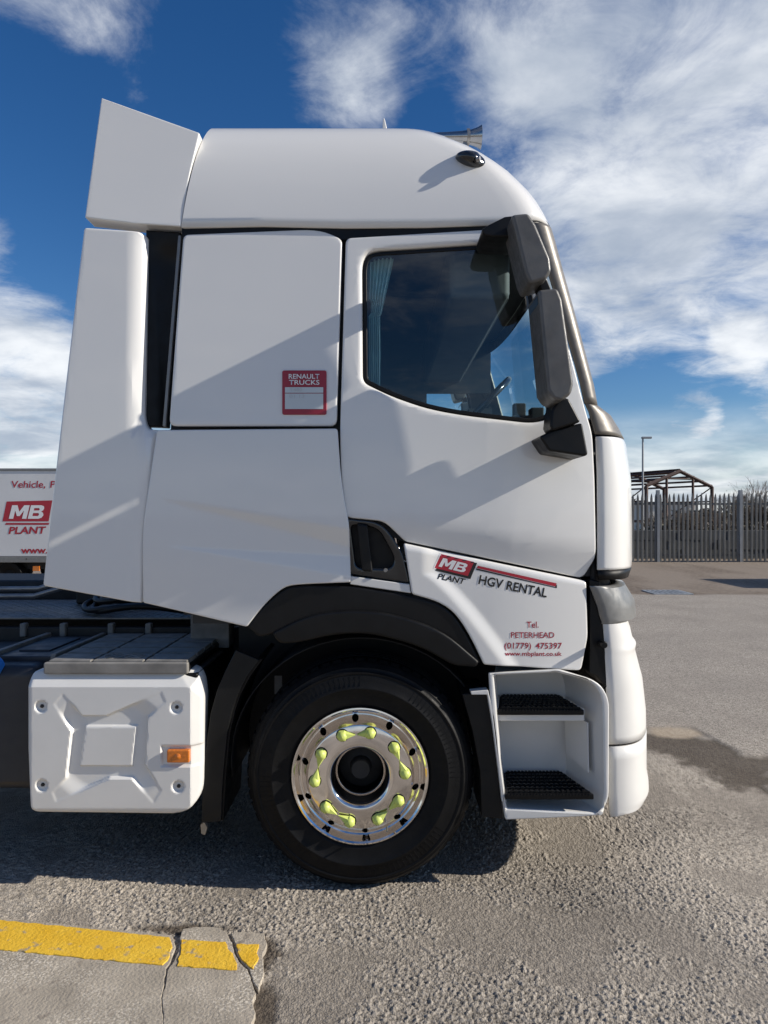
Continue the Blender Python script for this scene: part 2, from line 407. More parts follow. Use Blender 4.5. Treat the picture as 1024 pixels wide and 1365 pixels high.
    me.loops.add(nf*4); me.loops.foreach_set('vertex_index', q.ravel()); me.polygons.add(nf)
    me.polygons.foreach_set('loop_start', np.arange(nf, dtype=np.int32)*4)
    me.polygons.foreach_set('use_smooth', np.ones(nf, dtype=bool)); me.update(calc_edges=True)
    gap = sst(f1, .42, .78)*fade
    tone = .56+.5*((id1-.5)*.8*fade+(id2-.5)*.3*fade)+(big-.5)*.6-.42*gap*(1-.5*worn)
    for nm, arr in (('tone', tone), ('dirt', np.maximum(dirt, rim)), ('sand', sand), ('fresh', new), ('far', far), ('farp', farp), ('worn', worn)):
        at = me.attributes.new(nm, 'FLOAT', 'POINT'); at.data.foreach_set('value', arr.astype(np.float32))
    m = bpy.data.materials.new('asphalt'); m.use_nodes = True; nt = m.node_tree; N = nt.nodes; L = nt.links; b = N['Principled BSDF']
    def at(n):
        k = N.new('ShaderNodeAttribute'); k.attribute_name = n; return k.outputs['Fac']
    def mix(f, A, B, mode='MIX'):
        k = N.new('ShaderNodeMix'); k.data_type = 'RGBA'; k.blend_type = mode
        if isinstance(f, float): k.inputs[0].default_value = f
        else: L.new(f, k.inputs[0])
        for s, v in ((6, A), (7, B)):
            if isinstance(v, tuple): k.inputs[s].default_value = (*v, 1)
            else: L.new(v, k.inputs[s])
        return k.outputs[2]
    geo = N.new('ShaderNodeNewGeometry')
    def nz(sc, det=5, ro=.55):
        n = N.new('ShaderNodeTexNoise'); n.inputs['Scale'].default_value = sc; n.inputs['Detail'].default_value = det; n.inputs['Roughness'].default_value = ro
        L.new(geo.outputs['Position'], n.inputs['Vector']); return n.outputs[0]
    def rr(x, a, bb, lo=0., hi=1.):
        k = N.new('ShaderNodeMapRange'); L.new(x, k.inputs[0])
        for i, v in enumerate((a, bb, lo, hi)): k.inputs[i+1].default_value = v
        return k.outputs[0]
    def mul(A, B):
        k = N.new('ShaderNodeMath'); k.operation = 'MULTIPLY'; L.new(A, k.inputs[0])
        if isinstance(B, float): k.inputs[1].default_value = B
        else: L.new(B, k.inputs[1])
        return k.outputs[0]
    base = mix(rr(at('tone'), .1, .9), (.085, .073, .060), (.56, .495, .415))
    base = mix(mul(rr(nz(170, 3), .4, .68), .55), base, (.46, .415, .355))
    base = mix(mul(at('worn'), .45), base, (.20, .172, .142))
    v = N.new('ShaderNodeTexVoronoi'); v.inputs['Scale'].default_value = 120; L.new(geo.outputs['Position'], v.inputs['Vector'])
    sepc = N.new('ShaderNodeSeparateColor'); L.new(v.outputs['Color'], sepc.inputs[0])
    fresh = mix(sepc.outputs[0], (.17, .15, .126), (.52, .46, .39))
    fresh = mix(mul(rr(nz(1.1, 6), .42, .7), .5), fresh, (.24, .212, .18))
    base = mix(at('fresh'), base, fresh)
    brown = mix(rr(nz(9, 6), .35, .65), (.13, .100, .074), (.235, .188, .146))
    brown = mix(mul(at('farp'), .6), brown, (.30, .25, .20))
    base = mix(at('far'), base, brown)
    base = mix(mul(at('dirt'), .86), base, mix(rr(nz(60, 5), .35, .65), (.040, .031, .023), (.11, .085, .062)))
    base = mix(mul(at('sand'), .85), base, mix(rr(nz(40, 5), .35, .65), (.36, .29, .21), (.48, .40, .30)))
    L.new(base, b.inputs['Base Color']); b.inputs['Roughness'].default_value = .85; b.inputs['Specular IOR Level'].default_value = .25
    bp = N.new('ShaderNodeBump'); bp.inputs['Strength'].default_value = .9; bp.inputs['Distance'].default_value = .0035
    hs = N.new('ShaderNodeMath'); hs.operation = 'ADD'; L.new(mul(v.outputs['Distance'], -1.0), hs.inputs[0]); L.new(nz(260, 4, .6), hs.inputs[1])
    L.new(hs.outputs[0], bp.inputs['Height']); L.new(bp.outputs[0], b.inputs['Normal'])
    o = obj('ground', me, m); tag(o, 'worn grey asphalt yard with coarse stones and a dirty joint', 'ground', kind='structure')
build_ground()

def build_slab():
    conc = mat('worn_concrete', (.36, .315, .255), .85, var=.16, vscale=7, bump=.004, bscale=95)
    nt = conc.node_tree; b = nt.nodes['Principled BSDF']; src = b.inputs['Base Color'].links[0].from_socket
    g2 = nt.nodes.new('ShaderNodeNewGeometry')
    def thr(sc, a, c, det=3):
        n = nt.nodes.new('ShaderNodeTexNoise'); n.inputs['Scale'].default_value = sc; n.inputs['Detail'].default_value = det; nt.links.new(g2.outputs['Position'], n.inputs['Vector'])
        k = nt.nodes.new('ShaderNodeMapRange'); k.inputs[1].default_value = a; k.inputs[2].default_value = c; nt.links.new(n.outputs[0], k.inputs[0]); return k.outputs[0]
    mu = nt.nodes.new('ShaderNodeMath'); mu.operation = 'MULTIPLY'; nt.links.new(thr(130, .5, .62), mu.inputs[0]); nt.links.new(thr(3.2, .46, .60, 5), mu.inputs[1])
    mx = nt.nodes.new('ShaderNodeMix'); mx.data_type = 'RGBA'; nt.links.new(mu.outputs[0], mx.inputs[0]); nt.links.new(src, mx.inputs[6]); mx.inputs[7].default_value = (.62, .56, .47, 1)
    m2 = nt.nodes.new('ShaderNodeMix'); m2.data_type = 'RGBA'; nt.links.new(thr(14, .60, .74, 7), m2.inputs[0]); nt.links.new(mx.outputs[2], m2.inputs[6]); m2.inputs[7].default_value = (.19, .16, .13, 1)
    nt.links.new(m2.outputs[2], b.inputs['Base Color'])
    paint = bpy.data.materials.new('worn_yellow_paint'); paint.use_nodes = True; nt = paint.node_tree; b = nt.nodes['Principled BSDF']
    geo = nt.nodes.new('ShaderNodeNewGeometry')
    def nz(sc, det):
        n = nt.nodes.new('ShaderNodeTexNoise'); n.inputs['Scale'].default_value = sc; n.inputs['Detail'].default_value = det; nt.links.new(geo.outputs['Position'], n.inputs['Vector']); return n.outputs[0]
    def ramp(x, a, c):
        k = nt.nodes.new('ShaderNodeMapRange'); nt.links.new(x, k.inputs[0]); k.inputs[1].default_value = a; k.inputs[2].default_value = c; return k.outputs[0]
    def mix(f, A, B):
        k = nt.nodes.new('ShaderNodeMix'); k.data_type = 'RGBA'; nt.links.new(f, k.inputs[0])
        for s, v in ((6, A), (7, B)):
            if isinstance(v, tuple): k.inputs[s].default_value = (*v, 1)
            else: nt.links.new(v, k.inputs[s])
        return k.outputs[2]
    c = mix(ramp(nz(11, 6), .3, .7), (.74, .43, .025), (.82, .52, .05))
    c = mix(ramp(nz(26, 8), .60, .70), c, (.40, .32, .20))
    nt.links.new(c, b.inputs['Base Color']); b.inputs['Roughness'].default_value = .6
    bp = nt.nodes.new('ShaderNodeBump'); bp.inputs['Distance'].default_value = .004; nt.links.new(nz(90, 5), bp.inputs['Height']); nt.links.new(bp.outputs[0], b.inputs['Normal'])
    root = empty('pavement', (-1.0, 2.6, 0)); tag(root, 'cracked concrete slab with a yellow painted edge', 'pavement', kind='structure')
    TOP = .013
    def ragged(P, z, amp, step=.02, seed=0):
        Q = [G(u, v, z) for u, v in P]; out = []
        r2 = random.Random(seed); n = len(Q)
        for i in range(n):
            a = Vector(Q[i]); bq = Vector(Q[(i+1) % n]); k = max(1, int((bq-a).length/step))
            for s in range(k):
                p = a+(bq-a)*s/k; am = amp if s else amp*.4
                out.append((p.x+r2.uniform(-am, am), p.y+r2.uniform(-am, am)))
        return out
    def flat(name, P, z0, z1, m, parent, cham=.006):
        bm = bmesh.new(); I = offset(P, cham) if cham else P
        rings = [[bm.verts.new((x, y, z)) for x, y in q] for q, z in ((P, z0), (P, z1-cham), (I, z1))]
        k = len(P)
        for A, B in zip(rings, rings[1:]):
            for i in range(k): bm.faces.new((A[i], A[(i+1) % k], B[(i+1) % k], B[i]))
        f = bm.faces.new(rings[-1]); bmesh.ops.recalc_face_normals(bm, faces=bm.faces)
        bmesh.ops.triangulate(bm, faces=[q for q in bm.faces if len(q.verts) > 4])
        return obj(name, bm, m, parent)
    A = [(-260, 1194), (-100, 1213), (0, 1223), (100, 1233), (180, 1241), (229, 1246), (234, 1262), (228, 1280), (221, 1290), (219, 1312), (215, 1330), (220, 1400), (215, 1700), (-700, 1700)]
    B = [(240, 1250), (244, 1238), (262, 1235), (290, 1236), (302, 1243), (309, 1256), (312, 1270), (321, 1284), (330, 1292), (336, 1310), (341, 1324), (337, 1336), (341, 1350), (335, 1365), (338, 1385), (330, 1400), (340, 1500), (335, 1700), (216, 1700), (221, 1400), (216, 1331), (220.4, 1312), (223, 1294), (232, 1281), (238, 1268)]
    C = [(308, 1243), (330, 1242), (352, 1244), (356, 1258), (350, 1275), (352, 1296), (345, 1318), (337.5, 1308), (332, 1291), (323, 1282.5), (315, 1269), (313, 1256)]
    for k, P in enumerate((A, B, C)):
        flat('slab', ragged(P, TOP, .0022, .018, k+3), -.05, TOP, conc, root, cham=.002)
    # painted band, one sheet for each piece of slab
    Y1 = [(-260, 1197), (-100, 1216), (0, 1226), (100, 1236), (180, 1244), (226, 1249), (230, 1262), (224, 1279), (216, 1286), (120, 1277), (0, 1265), (-100, 1256), (-260, 1240)]
    Y2 = [(242, 1252), (262, 1253), (300, 1255), (304, 1264), (310, 1270), (316, 1284), (316, 1292), (290, 1291), (236, 1287), (241, 1268)]
    Y3 = [(315, 1258), (345, 1258), (342, 1270), (345, 1276), (337, 1291), (331, 1288), (322, 1279), (317, 1269)]
    for k, P in enumerate((Y1, Y2, Y3)):
        flat('painted_line', ragged(P, TOP+.004, .0035, .018, k+20), TOP-.002, TOP+.004, paint, root, cham=.0015)
build_slab()

# ------------------------------------------------------------------ truck
truck = empty('truck', (0, YC, 0), 'white tractor unit truck with sleeper cab, chrome wheel and red lettering', 'truck')
def cab_side():
    # rear side deflector
    flat_rear = lambda x, z: 3.125+.012*((z-1.7)/1.2)**2+.018*smooth(x, -1.005, -1.05)*0
    P = fillet(px([(112, 303, 4), (186, 308, 3), (194, 312, 4), (189, 556, 10), (194, 571, 8), (209, 572, 3), (197, 680, 20), (187, 805, 3), (57, 781, 4)], flat_rear), .005)
    def fl(x, z):
        # rolled front edge of the deflector
        u = CX+F*x/3.13; v = CY-(z-CH)*F/3.13
        edge = (193-.0198*(v-312))*(1-smooth(v, 556, 590))+(208-.092*(v-572))*smooth(v, 556, 590)
        d = max(0, min(1, (u-(edge-16))/16)); return flat_rear(x, z)+.035*d*d
    dfl = panel('side_deflector', [P], fl, WHITE, truck, r=.008, t=.05, grid=.03, gz=.12)
    # black intake beside it
    rec = lambda x, z: 3.20
    P = fillet(px([(196, 308), (242, 311), (221, 569), (192, 569)], rec), .004)
    vent = panel('air_intake', [P], lambda x, z: 3.185+.03*smooth(x, -1.03, -.97)*smooth(z, 2.88, 2.78), BLACK, truck, r=.006, t=.05, grid=.03)
    P = fillet(px([(237, 313), (241, 313), (220, 568), (216, 568)]), .002)
    st = panel('chrome_strip', [P], lambda x, z: side(x, z)+.005, SILVER, truck, r=.004, t=.02, grid=0)
    # upper rear panel
    P = fillet(px([(244, 312, 8), (425, 304.5, 25), (456.5, 318, 8), (449, 568, 10), (225, 568, 10)]), .004)
    up = panel('rear_side_panel', [P], side, WHITE, truck, r=.010, t=.03, grid=.12)
    # lower rear panel with two folds
    def low(x, z):
        D = 3.13; u = CX+F*x/D; v = CY-(z-CH)*F/D
        k = max(0, min(1, (u-215)/250.))
        a0 = 665+k*40; a1 = 665+k*64; b0 = 727+k*14; b1 = 727+k*42
        h = .030*k
        if v < a0: o = -h
        elif v < a1: o = -h*(1-(v-a0)/max(1e-3, a1-a0))
        elif v < b0: o = 0
        elif v < b1: o = -h*.45*(v-b0)/max(1e-3, b1-b0)
        else: o = -h*.45
        return side(x, z)+.002+o+.014*smooth(v, 720, 835)*(1-k)
    P = fillet(px([(209, 573, 4), (450.5, 572, 4), (455, 640, 30), (466, 700, 10), (468, 776, 3), (395, 779, 25), (377, 783, 20), (352, 806, 20), (329, 836, 3), (189, 804, 3), (190, 700, 20), (199, 640, 20)]), .004)
    lo = panel('lower_side_panel', [P], low, WHITE, truck, r=.006, t=.03, grid=.03, gz=.008)
    # door with window opening
    WIN = [(486, 352, 14), (496, 338, 12), (690, 326, 4), (705, 372, 20), (718, 440, 20), (737, 552, 9), (712, 561, 18), (593, 547, 60), (530, 527, 60), (487, 506, 6)]
    def dr(x, z):
        D = 3.13; u = CX+F*x/D; v = CY-(z-CH)*F/D
        crease = 690+(u-480)*.13
        return side(x, z)+.045*max(0, min(1, (v-crease)/52.))
    DOOR = [(461, 317, 8), (640, 306, 6), (706, 302, 6), (714, 325, 10), (757, 455, 60), (779, 541, 30), (790, 578, 12), (793, 640, 10), (795, 744, 8), (780, 772, 8), (660, 747, 20), (540, 722, 4), (512, 695, 10), (461, 690, 8), (455, 640, 20), (453, 580, 20), (457, 450, 30)]
    hole = fillet(px([(a-(3 if a < 600 else -1), b+(-4 if b < 400 else 3), c+3) for a, b, c in WIN]), .01, 6)
    door = panel('door', [fillet(px(DOOR), .004), hole], dr, WHITE, truck, r=.008, t=.03, grid=.10, gz=.035, holer=.022)
    wo = fillet(px([(a-(2 if a < 600 else 0), b+(-3 if b < 400 else 2), c+2) for a, b, c in WIN]), .01, 6)
    wi = offset(wo, .016)
    panel('window_seal', [wo, wi], lambda x, z: dr(x, z)+.014, BLACK, door, r=.004, t=.03, grid=.3)
    gl = lambda x, z: side(x, z)+.022
    bm = bmesh.new(); q = fillet(px([(a, b, c) for a, b, c in WIN]), .01, 6)
    bm.faces.new([bm.verts.new((x, side(.2, 2.4)+.030, z)) for x, z in q]); obj('window_pane', bm, GLASS, door)
    # handle unit
    hs = lambda x, z: side(x, z)+.004
    P = fillet(px([(462, 691, 4), (500, 695, 12), (515, 704, 12), (536, 735, 10), (546, 777, 3), (466, 765, 3)]), .004)
    I = fillet(px([(468, 699, 8), (504, 704, 12), (527, 745, 12), (520, 758, 8), (475, 756, 8)]), .004)
    hu = panel('handle_housing', [P, I], hs, GLOSSB, truck, r=.006, t=.06, grid=.2, holer=.012)
    panel('handle_recess', [offset(I, -.008)], lambda x, z: side(x, z)+.055, BLACK, hu, r=.001, t=.002, grid=0)
    P = fillet(px([(476, 698, 3), (490, 700, 3), (497, 762, 3), (483, 761, 3)]), .004)
    panel('handle_grip', [P], lambda x, z: side(x, z)-.022, BLACK, hu, r=.007, t=.03, grid=0)
    obj('lock', lathe([(0.0001, .008), (.008, .008), (.009, 0)], 20, (px([(514, 760)])[0][0], side(0, 1.4), px([(514, 760)])[0][1])), STEEL, hu, 40)
    P = fillet(px([(467, 768), (546, 779), (548, 791), (467, 779)]), .002)
    panel('sill_strip', [P], hs, WHITEP, truck, r=.004, t=.03, grid=0)
    # lower door panel carrying the lettering
    def kick(x, z):
        D = 3.13; u = CX+F*x/D; v = CY-(z-CH)*F/D
        # raised brow that follows the wheel arch
        cr = 575+(max(0, v-765)/120.)**.8*105 if v > 765 else 520
        d = (u-cr)/14.
        o = .020*smooth(d, -1, 1) if v > 765 else .020*smooth(v, 735, 765)*1
        if v <= 765: o = .020*smooth((u-575)/14., -1, 1)
        top = .030*(1-smooth(v-(722+(u-540)*.205), -2, 10))
        return side(x, z)-.002+o*.8+top*.55
    P = fillet(px([(538, 724, 3), (660, 750, 20), (783, 775, 4), (785, 850, 8), (776, 895, 6), (700, 890, 8), (645, 886, 3), (628, 850, 25), (608, 818, 20), (585, 802, 20), (549, 792, 4)]), .004)
    kp = panel('lower_door_panel', [P], kick, WHITE, truck, r=.007, t=.03, grid=.0075)
    red = kick
    decal('emblem', [(590, 739.5), (636, 750.5), (627, 772), (580.5, 760.5)], INK, kp, kick, .0012)
    decal('emblem', [(587, 737), (633.5, 748.3), (624.5, 769.3), (577.5, 757.8)], WVIN, kp, kick, .0010)
    decal('emblem', [(588, 738.4), (632, 749), (623.7, 767.8), (579.4, 757)], RED, kp, kick, .0013)
    block_mb('lettering', (584.5, 755), (619, 763.5), 12.5, WVIN, kp, kick, .0017, .28)
    text_line('lettering', 'PLANT', (583, 771.3), (618, 778.6), 7.6, INK, kp, kick, .0012, shear=.22, bold=.025)
    decal('stripe', [(635, 757.5), (740, 782.5), (742.5, 778.5), (742.5, 784), (634.5, 759.5)], INK, kp, kick, .0008)
    decal('stripe', [(637, 754), (742, 777.5), (740.5, 781.8), (635.5, 757)], RED, kp, kick, .0012)
    text_line('lettering', 'HGV', (637.5, 778), (669.5, 784.6), 12.2, INK, kp, kick, .0013, bold=.022)
    text_line('lettering', 'RENTAL', (674.5, 785.6), (728.5, 796.2), 12.2, INK, kp, kick, .0013, bold=.022)
    for s, a, b, h, bo in (('Tel.', (702, 836.5), (718, 836.5), 8.2, .012), ('PETERHEAD', (681, 850), (739, 850), 7.6, .012),
                           ('(01779)', (672.5, 864.5), (708, 864.5), 8.0, .012), ('475397', (714, 864.5), (749, 864.5), 8.0, .012), ('www.mbplant.co.uk', (673, 874), (749, 874), 5.6, .02)):
        text_line('lettering', s, a, b, h, REDS, kp, kick, .0013, bold=bo)
    # maker's plate
    ms = lambda x, z: side(x, z)-.006
    mp = panel('maker_plate', [fillet(px([(376.5, 494, 3), (435.5, 494, 3), (435.5, 553, 3), (376.5, 553, 3)]), .01)], ms, REDS, up, r=.002, t=.008, grid=0)
    msl = lambda x, z: ms(x, z)
    flat = ms(px([(400, 520)])[0][0], px([(400, 520)])[0][1])
    fs = lambda x, z: flat-.0015
    mp2 = up
    decal('maker_plate', [(380, 516.2), (431, 516.2), (431, 523.6), (380, 523.6)], LABELW, mp2, fs)
    decal('maker_plate', [(380, 524.6), (431, 524.6), (431, 545.3), (380, 545.3)], LABELW, mp2, fs)
    text_line('lettering', 'RENAULT', (385, 504.8), (426, 504.8), 6.4, WVIN, mp2, fs, .001, bold=.012)
    text_line('lettering', 'TRUCKS', (385.5, 512.8), (426, 512.8), 6.4, WVIN, mp2, fs, .001, bold=.012)
    text_line('lettering', 'T480', (386, 521.6), (403, 521.6), 4.3, FAINT, mp2, fs, .002)
    text_line('lettering', '01.13', (386, 530.6), (406, 530.6), 4.8, FAINT, mp2, fs, .002)
    # inner shell closes the cab behind the joints
    sh = px([(238, 308), (300, 300), (470, 303), (700, 299), (716, 330), (760, 455), (784, 545), (795, 590), (797, 770), (788, 770), (540, 724), (470, 690), (470, 770), (380, 775), (330, 828), (196, 800), (200, 640), (208, 575), (222, 570)])
    hole2 = fillet(px([(a, b-1, c) for a, b, c in WIN]), .01, 4)
    shell = panel('cab_shell', [sh, hole2], lambda x, z: side(x, z)+.062, INTER, truck, r=.002, t=.03, grid=.3)
    bm = bmesh.new(); bx(bm, -.90, -.86, 3.24, 5.52, 1.2, 3.0); bx(bm, -.86, .95, 3.24, 5.52, 1.16, 1.24); bmesh.ops.recalc_face_normals(bm, faces=bm.faces)
    obj('cab_floor', bm, INTER, truck)
    return door, [dfl, vent, st, up, lo, hu, kp, shell]
door, sideparts = cab_side()

# --- lofted front and roof
def usup(xs, ys, a, n, N=60):
    best = (-1e9, 0)
    for k in range(N+1):
        f = math.pi/2*(1-k/N); x = xs+a*abs(math.cos(f))**(2/n); y = YC-(YC-ys)*abs(math.sin(f))**(2/n)
        u = CX+F*x/y
        if u > best[0]: best = (u, y)
    return best
def solve_a(xs, ys, n, target):
    lo, hi = .005, 1.6
    for _ in range(40):
        m = .5*(lo+hi)
        if usup(xs, ys, m, n)[0] < target: lo = m
        else: hi = m
    return .5*(lo+hi)
NF = 48
def outline(xs, ys, a, n, z, rear=None):
    pts = []
    for k in range(NF+1):
        f = math.pi/2-math.pi*k/NF; s = math.sin(f)
        pts.append((xs+a*abs(math.cos(f))**(2/n), YC-(YC-ys)*math.copysign(abs(s)**(2/n), s), z))
    if rear is not None: pts = [(rear, ys, z)]+[(rear+(xs-rear)*q, ys, z) for q in (.25, .5, .75)]+pts+[(rear+(xs-rear)*q, 2*YC-ys, z) for q in (.75, .5, .25)]+[(rear, 2*YC-ys, z)]
    return pts
def levels(L, n):
    """L: (v, start column, silhouette column, extra inset) -> outline parameters"""
    out = []
    for e in L:
        v, us, ut = e[:3]; nn = e[3] if len(e) > 3 else n; ins = e[4] if len(e) > 4 else 0
        D = 3.3
        for _ in range(3):
            z = CH-(v-CY)/F*D; xs = (us-CX)/F*3.17; ys = side(xs, z)+.004+ins; xs = (us-CX)/F*ys
            a = solve_a(xs, ys, nn, ut); D = usup(xs, ys, a, nn)[1]
        out.append((xs, ys, a, nn, z))
    return out
def densify(L, k):
    out = []
    for A, B in zip(L, L[1:]):
        for i in range(k): out.append(tuple(p+(q-p)*i/k for p, q in zip(A, B)))
    out.append(L[-1]); return out
def skin(rows, k0, k1, name, m, parent, thick=.015, a=40):
    bm = bmesh.new(); g = [[bm.verts.new(p) for p in r[k0:k1+1]] for r in rows]
    for A, B in zip(g, g[1:]):
        for i in range(len(A)-1): bm.faces.new((A[i], A[i+1], B[i+1], B[i]))
    bmesh.ops.recalc_face_normals(bm, faces=bm.faces)
    f = bm.faces[:][len(bm.faces)//2]
    bm.faces.ensure_lookup_table(); f = max(bm.faces, key=lambda q: q.calc_center_median().x)
    if f.normal.x < 0: bmesh.ops.reverse_faces(bm, faces=bm.faces)
    o = obj(name, bm, m, parent, smooth_a=a)
    if thick:
        s = o.modifiers.new('solid', 'SOLIDIFY'); s.thickness = thick; s.offset = -1
    return o
def cab_front():
    ws = densify(levels([(312, 709, 736.5), (322, 713, 739.5), (360, 727, 750), (424, 748, 768), (514, 774, 792), (541, 780, 797)], 3.4), 3)
    rows = [outline(*l) for l in ws]
    NP = 8      # the pillar takes the first columns of the corner, the glass the rest
    skin(rows, 0, NP, 'windscreen_pillar', PILLAR, truck); skin(rows, NF-NP, NF, 'windscreen_pillar', PILLAR, truck)
    skin(rows, NP, NF-NP, 'windscreen', WSCREEN, truck, 0)
    cap = densify(levels([(543, 781, 798), (556, 786, 815), (572, 790, 825), (586, 794, 832)], 2.3), 3)
    rows = [outline(*l) for l in cap]
    skin(rows, 0, 15, 'corner_cap', PILLAR, truck); skin(rows, NF-15, NF, 'corner_cap', PILLAR, truck); skin(rows, 15, NF-15, 'wiper_panel', BLACK, truck)
    fp = densify(levels([(588, 795, 832.5), (594, 795, 835), (640, 796.5, 841.5), (700, 797, 843), (745, 797, 843), (755, 797, 842)], 2.5), 3)
    rows = [outline(*l) for l in fp]
    skin(rows, 0, 18, 'front_corner_panel', WHITE, truck); skin(rows, NF-18, NF, 'front_corner_panel', WHITE, truck)
    skin([outline(*l) for l in densify(fp[:10], 1)], 18, NF-18, 'front_panel', WHITE, truck)
    for i in range(9, len(fp)-1):
        skin([outline(*fp[i]), outline(*[q+(p-q)*.7 for q, p in zip(fp[i], fp[i+1])])], 18, NF-18, 'grille_slat', BLACK, truck)
    lip = densify(levels([(756, 797, 842), (768, 799, 838)], 2.5), 2)
    skin([outline(*l) for l in lip], 0, NF, 'front_panel_lip', BLACK, truck)
    hl = densify(levels([(776, 787, 820), (778, 788, 833), (800, 797, 846), (812, 800, 848), (820, 803, 848), (824, 803, 838)], 2.5), 2)
    rows = [outline(*l) for l in hl]
    skin(rows, 0, 13, 'headlamp_surround', SILVER, truck, a=22); skin(rows, NF-13, NF, 'headlamp_surround', SILVER, truck, a=22)
    skin(rows, 13, 18, 'headlamp', LAMPG, truck); skin(rows, NF-18, NF-13, 'headlamp', LAMPG, truck); skin(rows, 18, NF-18, 'upper_bumper', BLACK, truck)
    b1 = densify(levels([(817, 804, 833), (836, 805.5, 840), (852, 806.5, 843.5), (858, 807, 848), (866, 807, 846.5), (904, 809, 856.5), (945, 810.5, 861), (972, 811, 861.5)], 2.5), 3)
    skin([outline(*l) for l in b1], 0, NF, 'bumper', WHITEP, truck)
    b2 = densify(levels([(975, 811.5, 862), (1027, 812, 862), (1040, 812.5, 864.5), (1050, 813, 865), (1062, 814, 859), (1074, 815, 838)], 2.5), 3)
    skin([outline(*l) for l in b2], 0, NF, 'bumper_skirt', WHITEP, truck)
    # black core behind the joints
    core = densify(levels([(740, 792, 815), (800, 792, 818), (900, 806, 826), (1000, 812, 830), (1060, 814, 830)], 2.5), 3)
    skin([outline(x, y+.05, a, n, z) for x, y, a, n, z in core], 0, NF, 'bumper_core', GAP, truck)
    # black closing strip between lower door panel and bumper
    obj('corner_filler', prism([(786, 772), (800, 775), (806, 815), (809, 905), (809, 918), (797, 902), (786, 897), (787, 850)], 3.2, 3.20, 3.5), BLACK, truck, bevel=.006)
    obj('bumper_peg', lathe([(.0001, .05), (.012, .05), (.016, .04), (.014, 0)], 16, (.962, 3.19, 1.08)), BLACK, truck, 40)
cab_front()

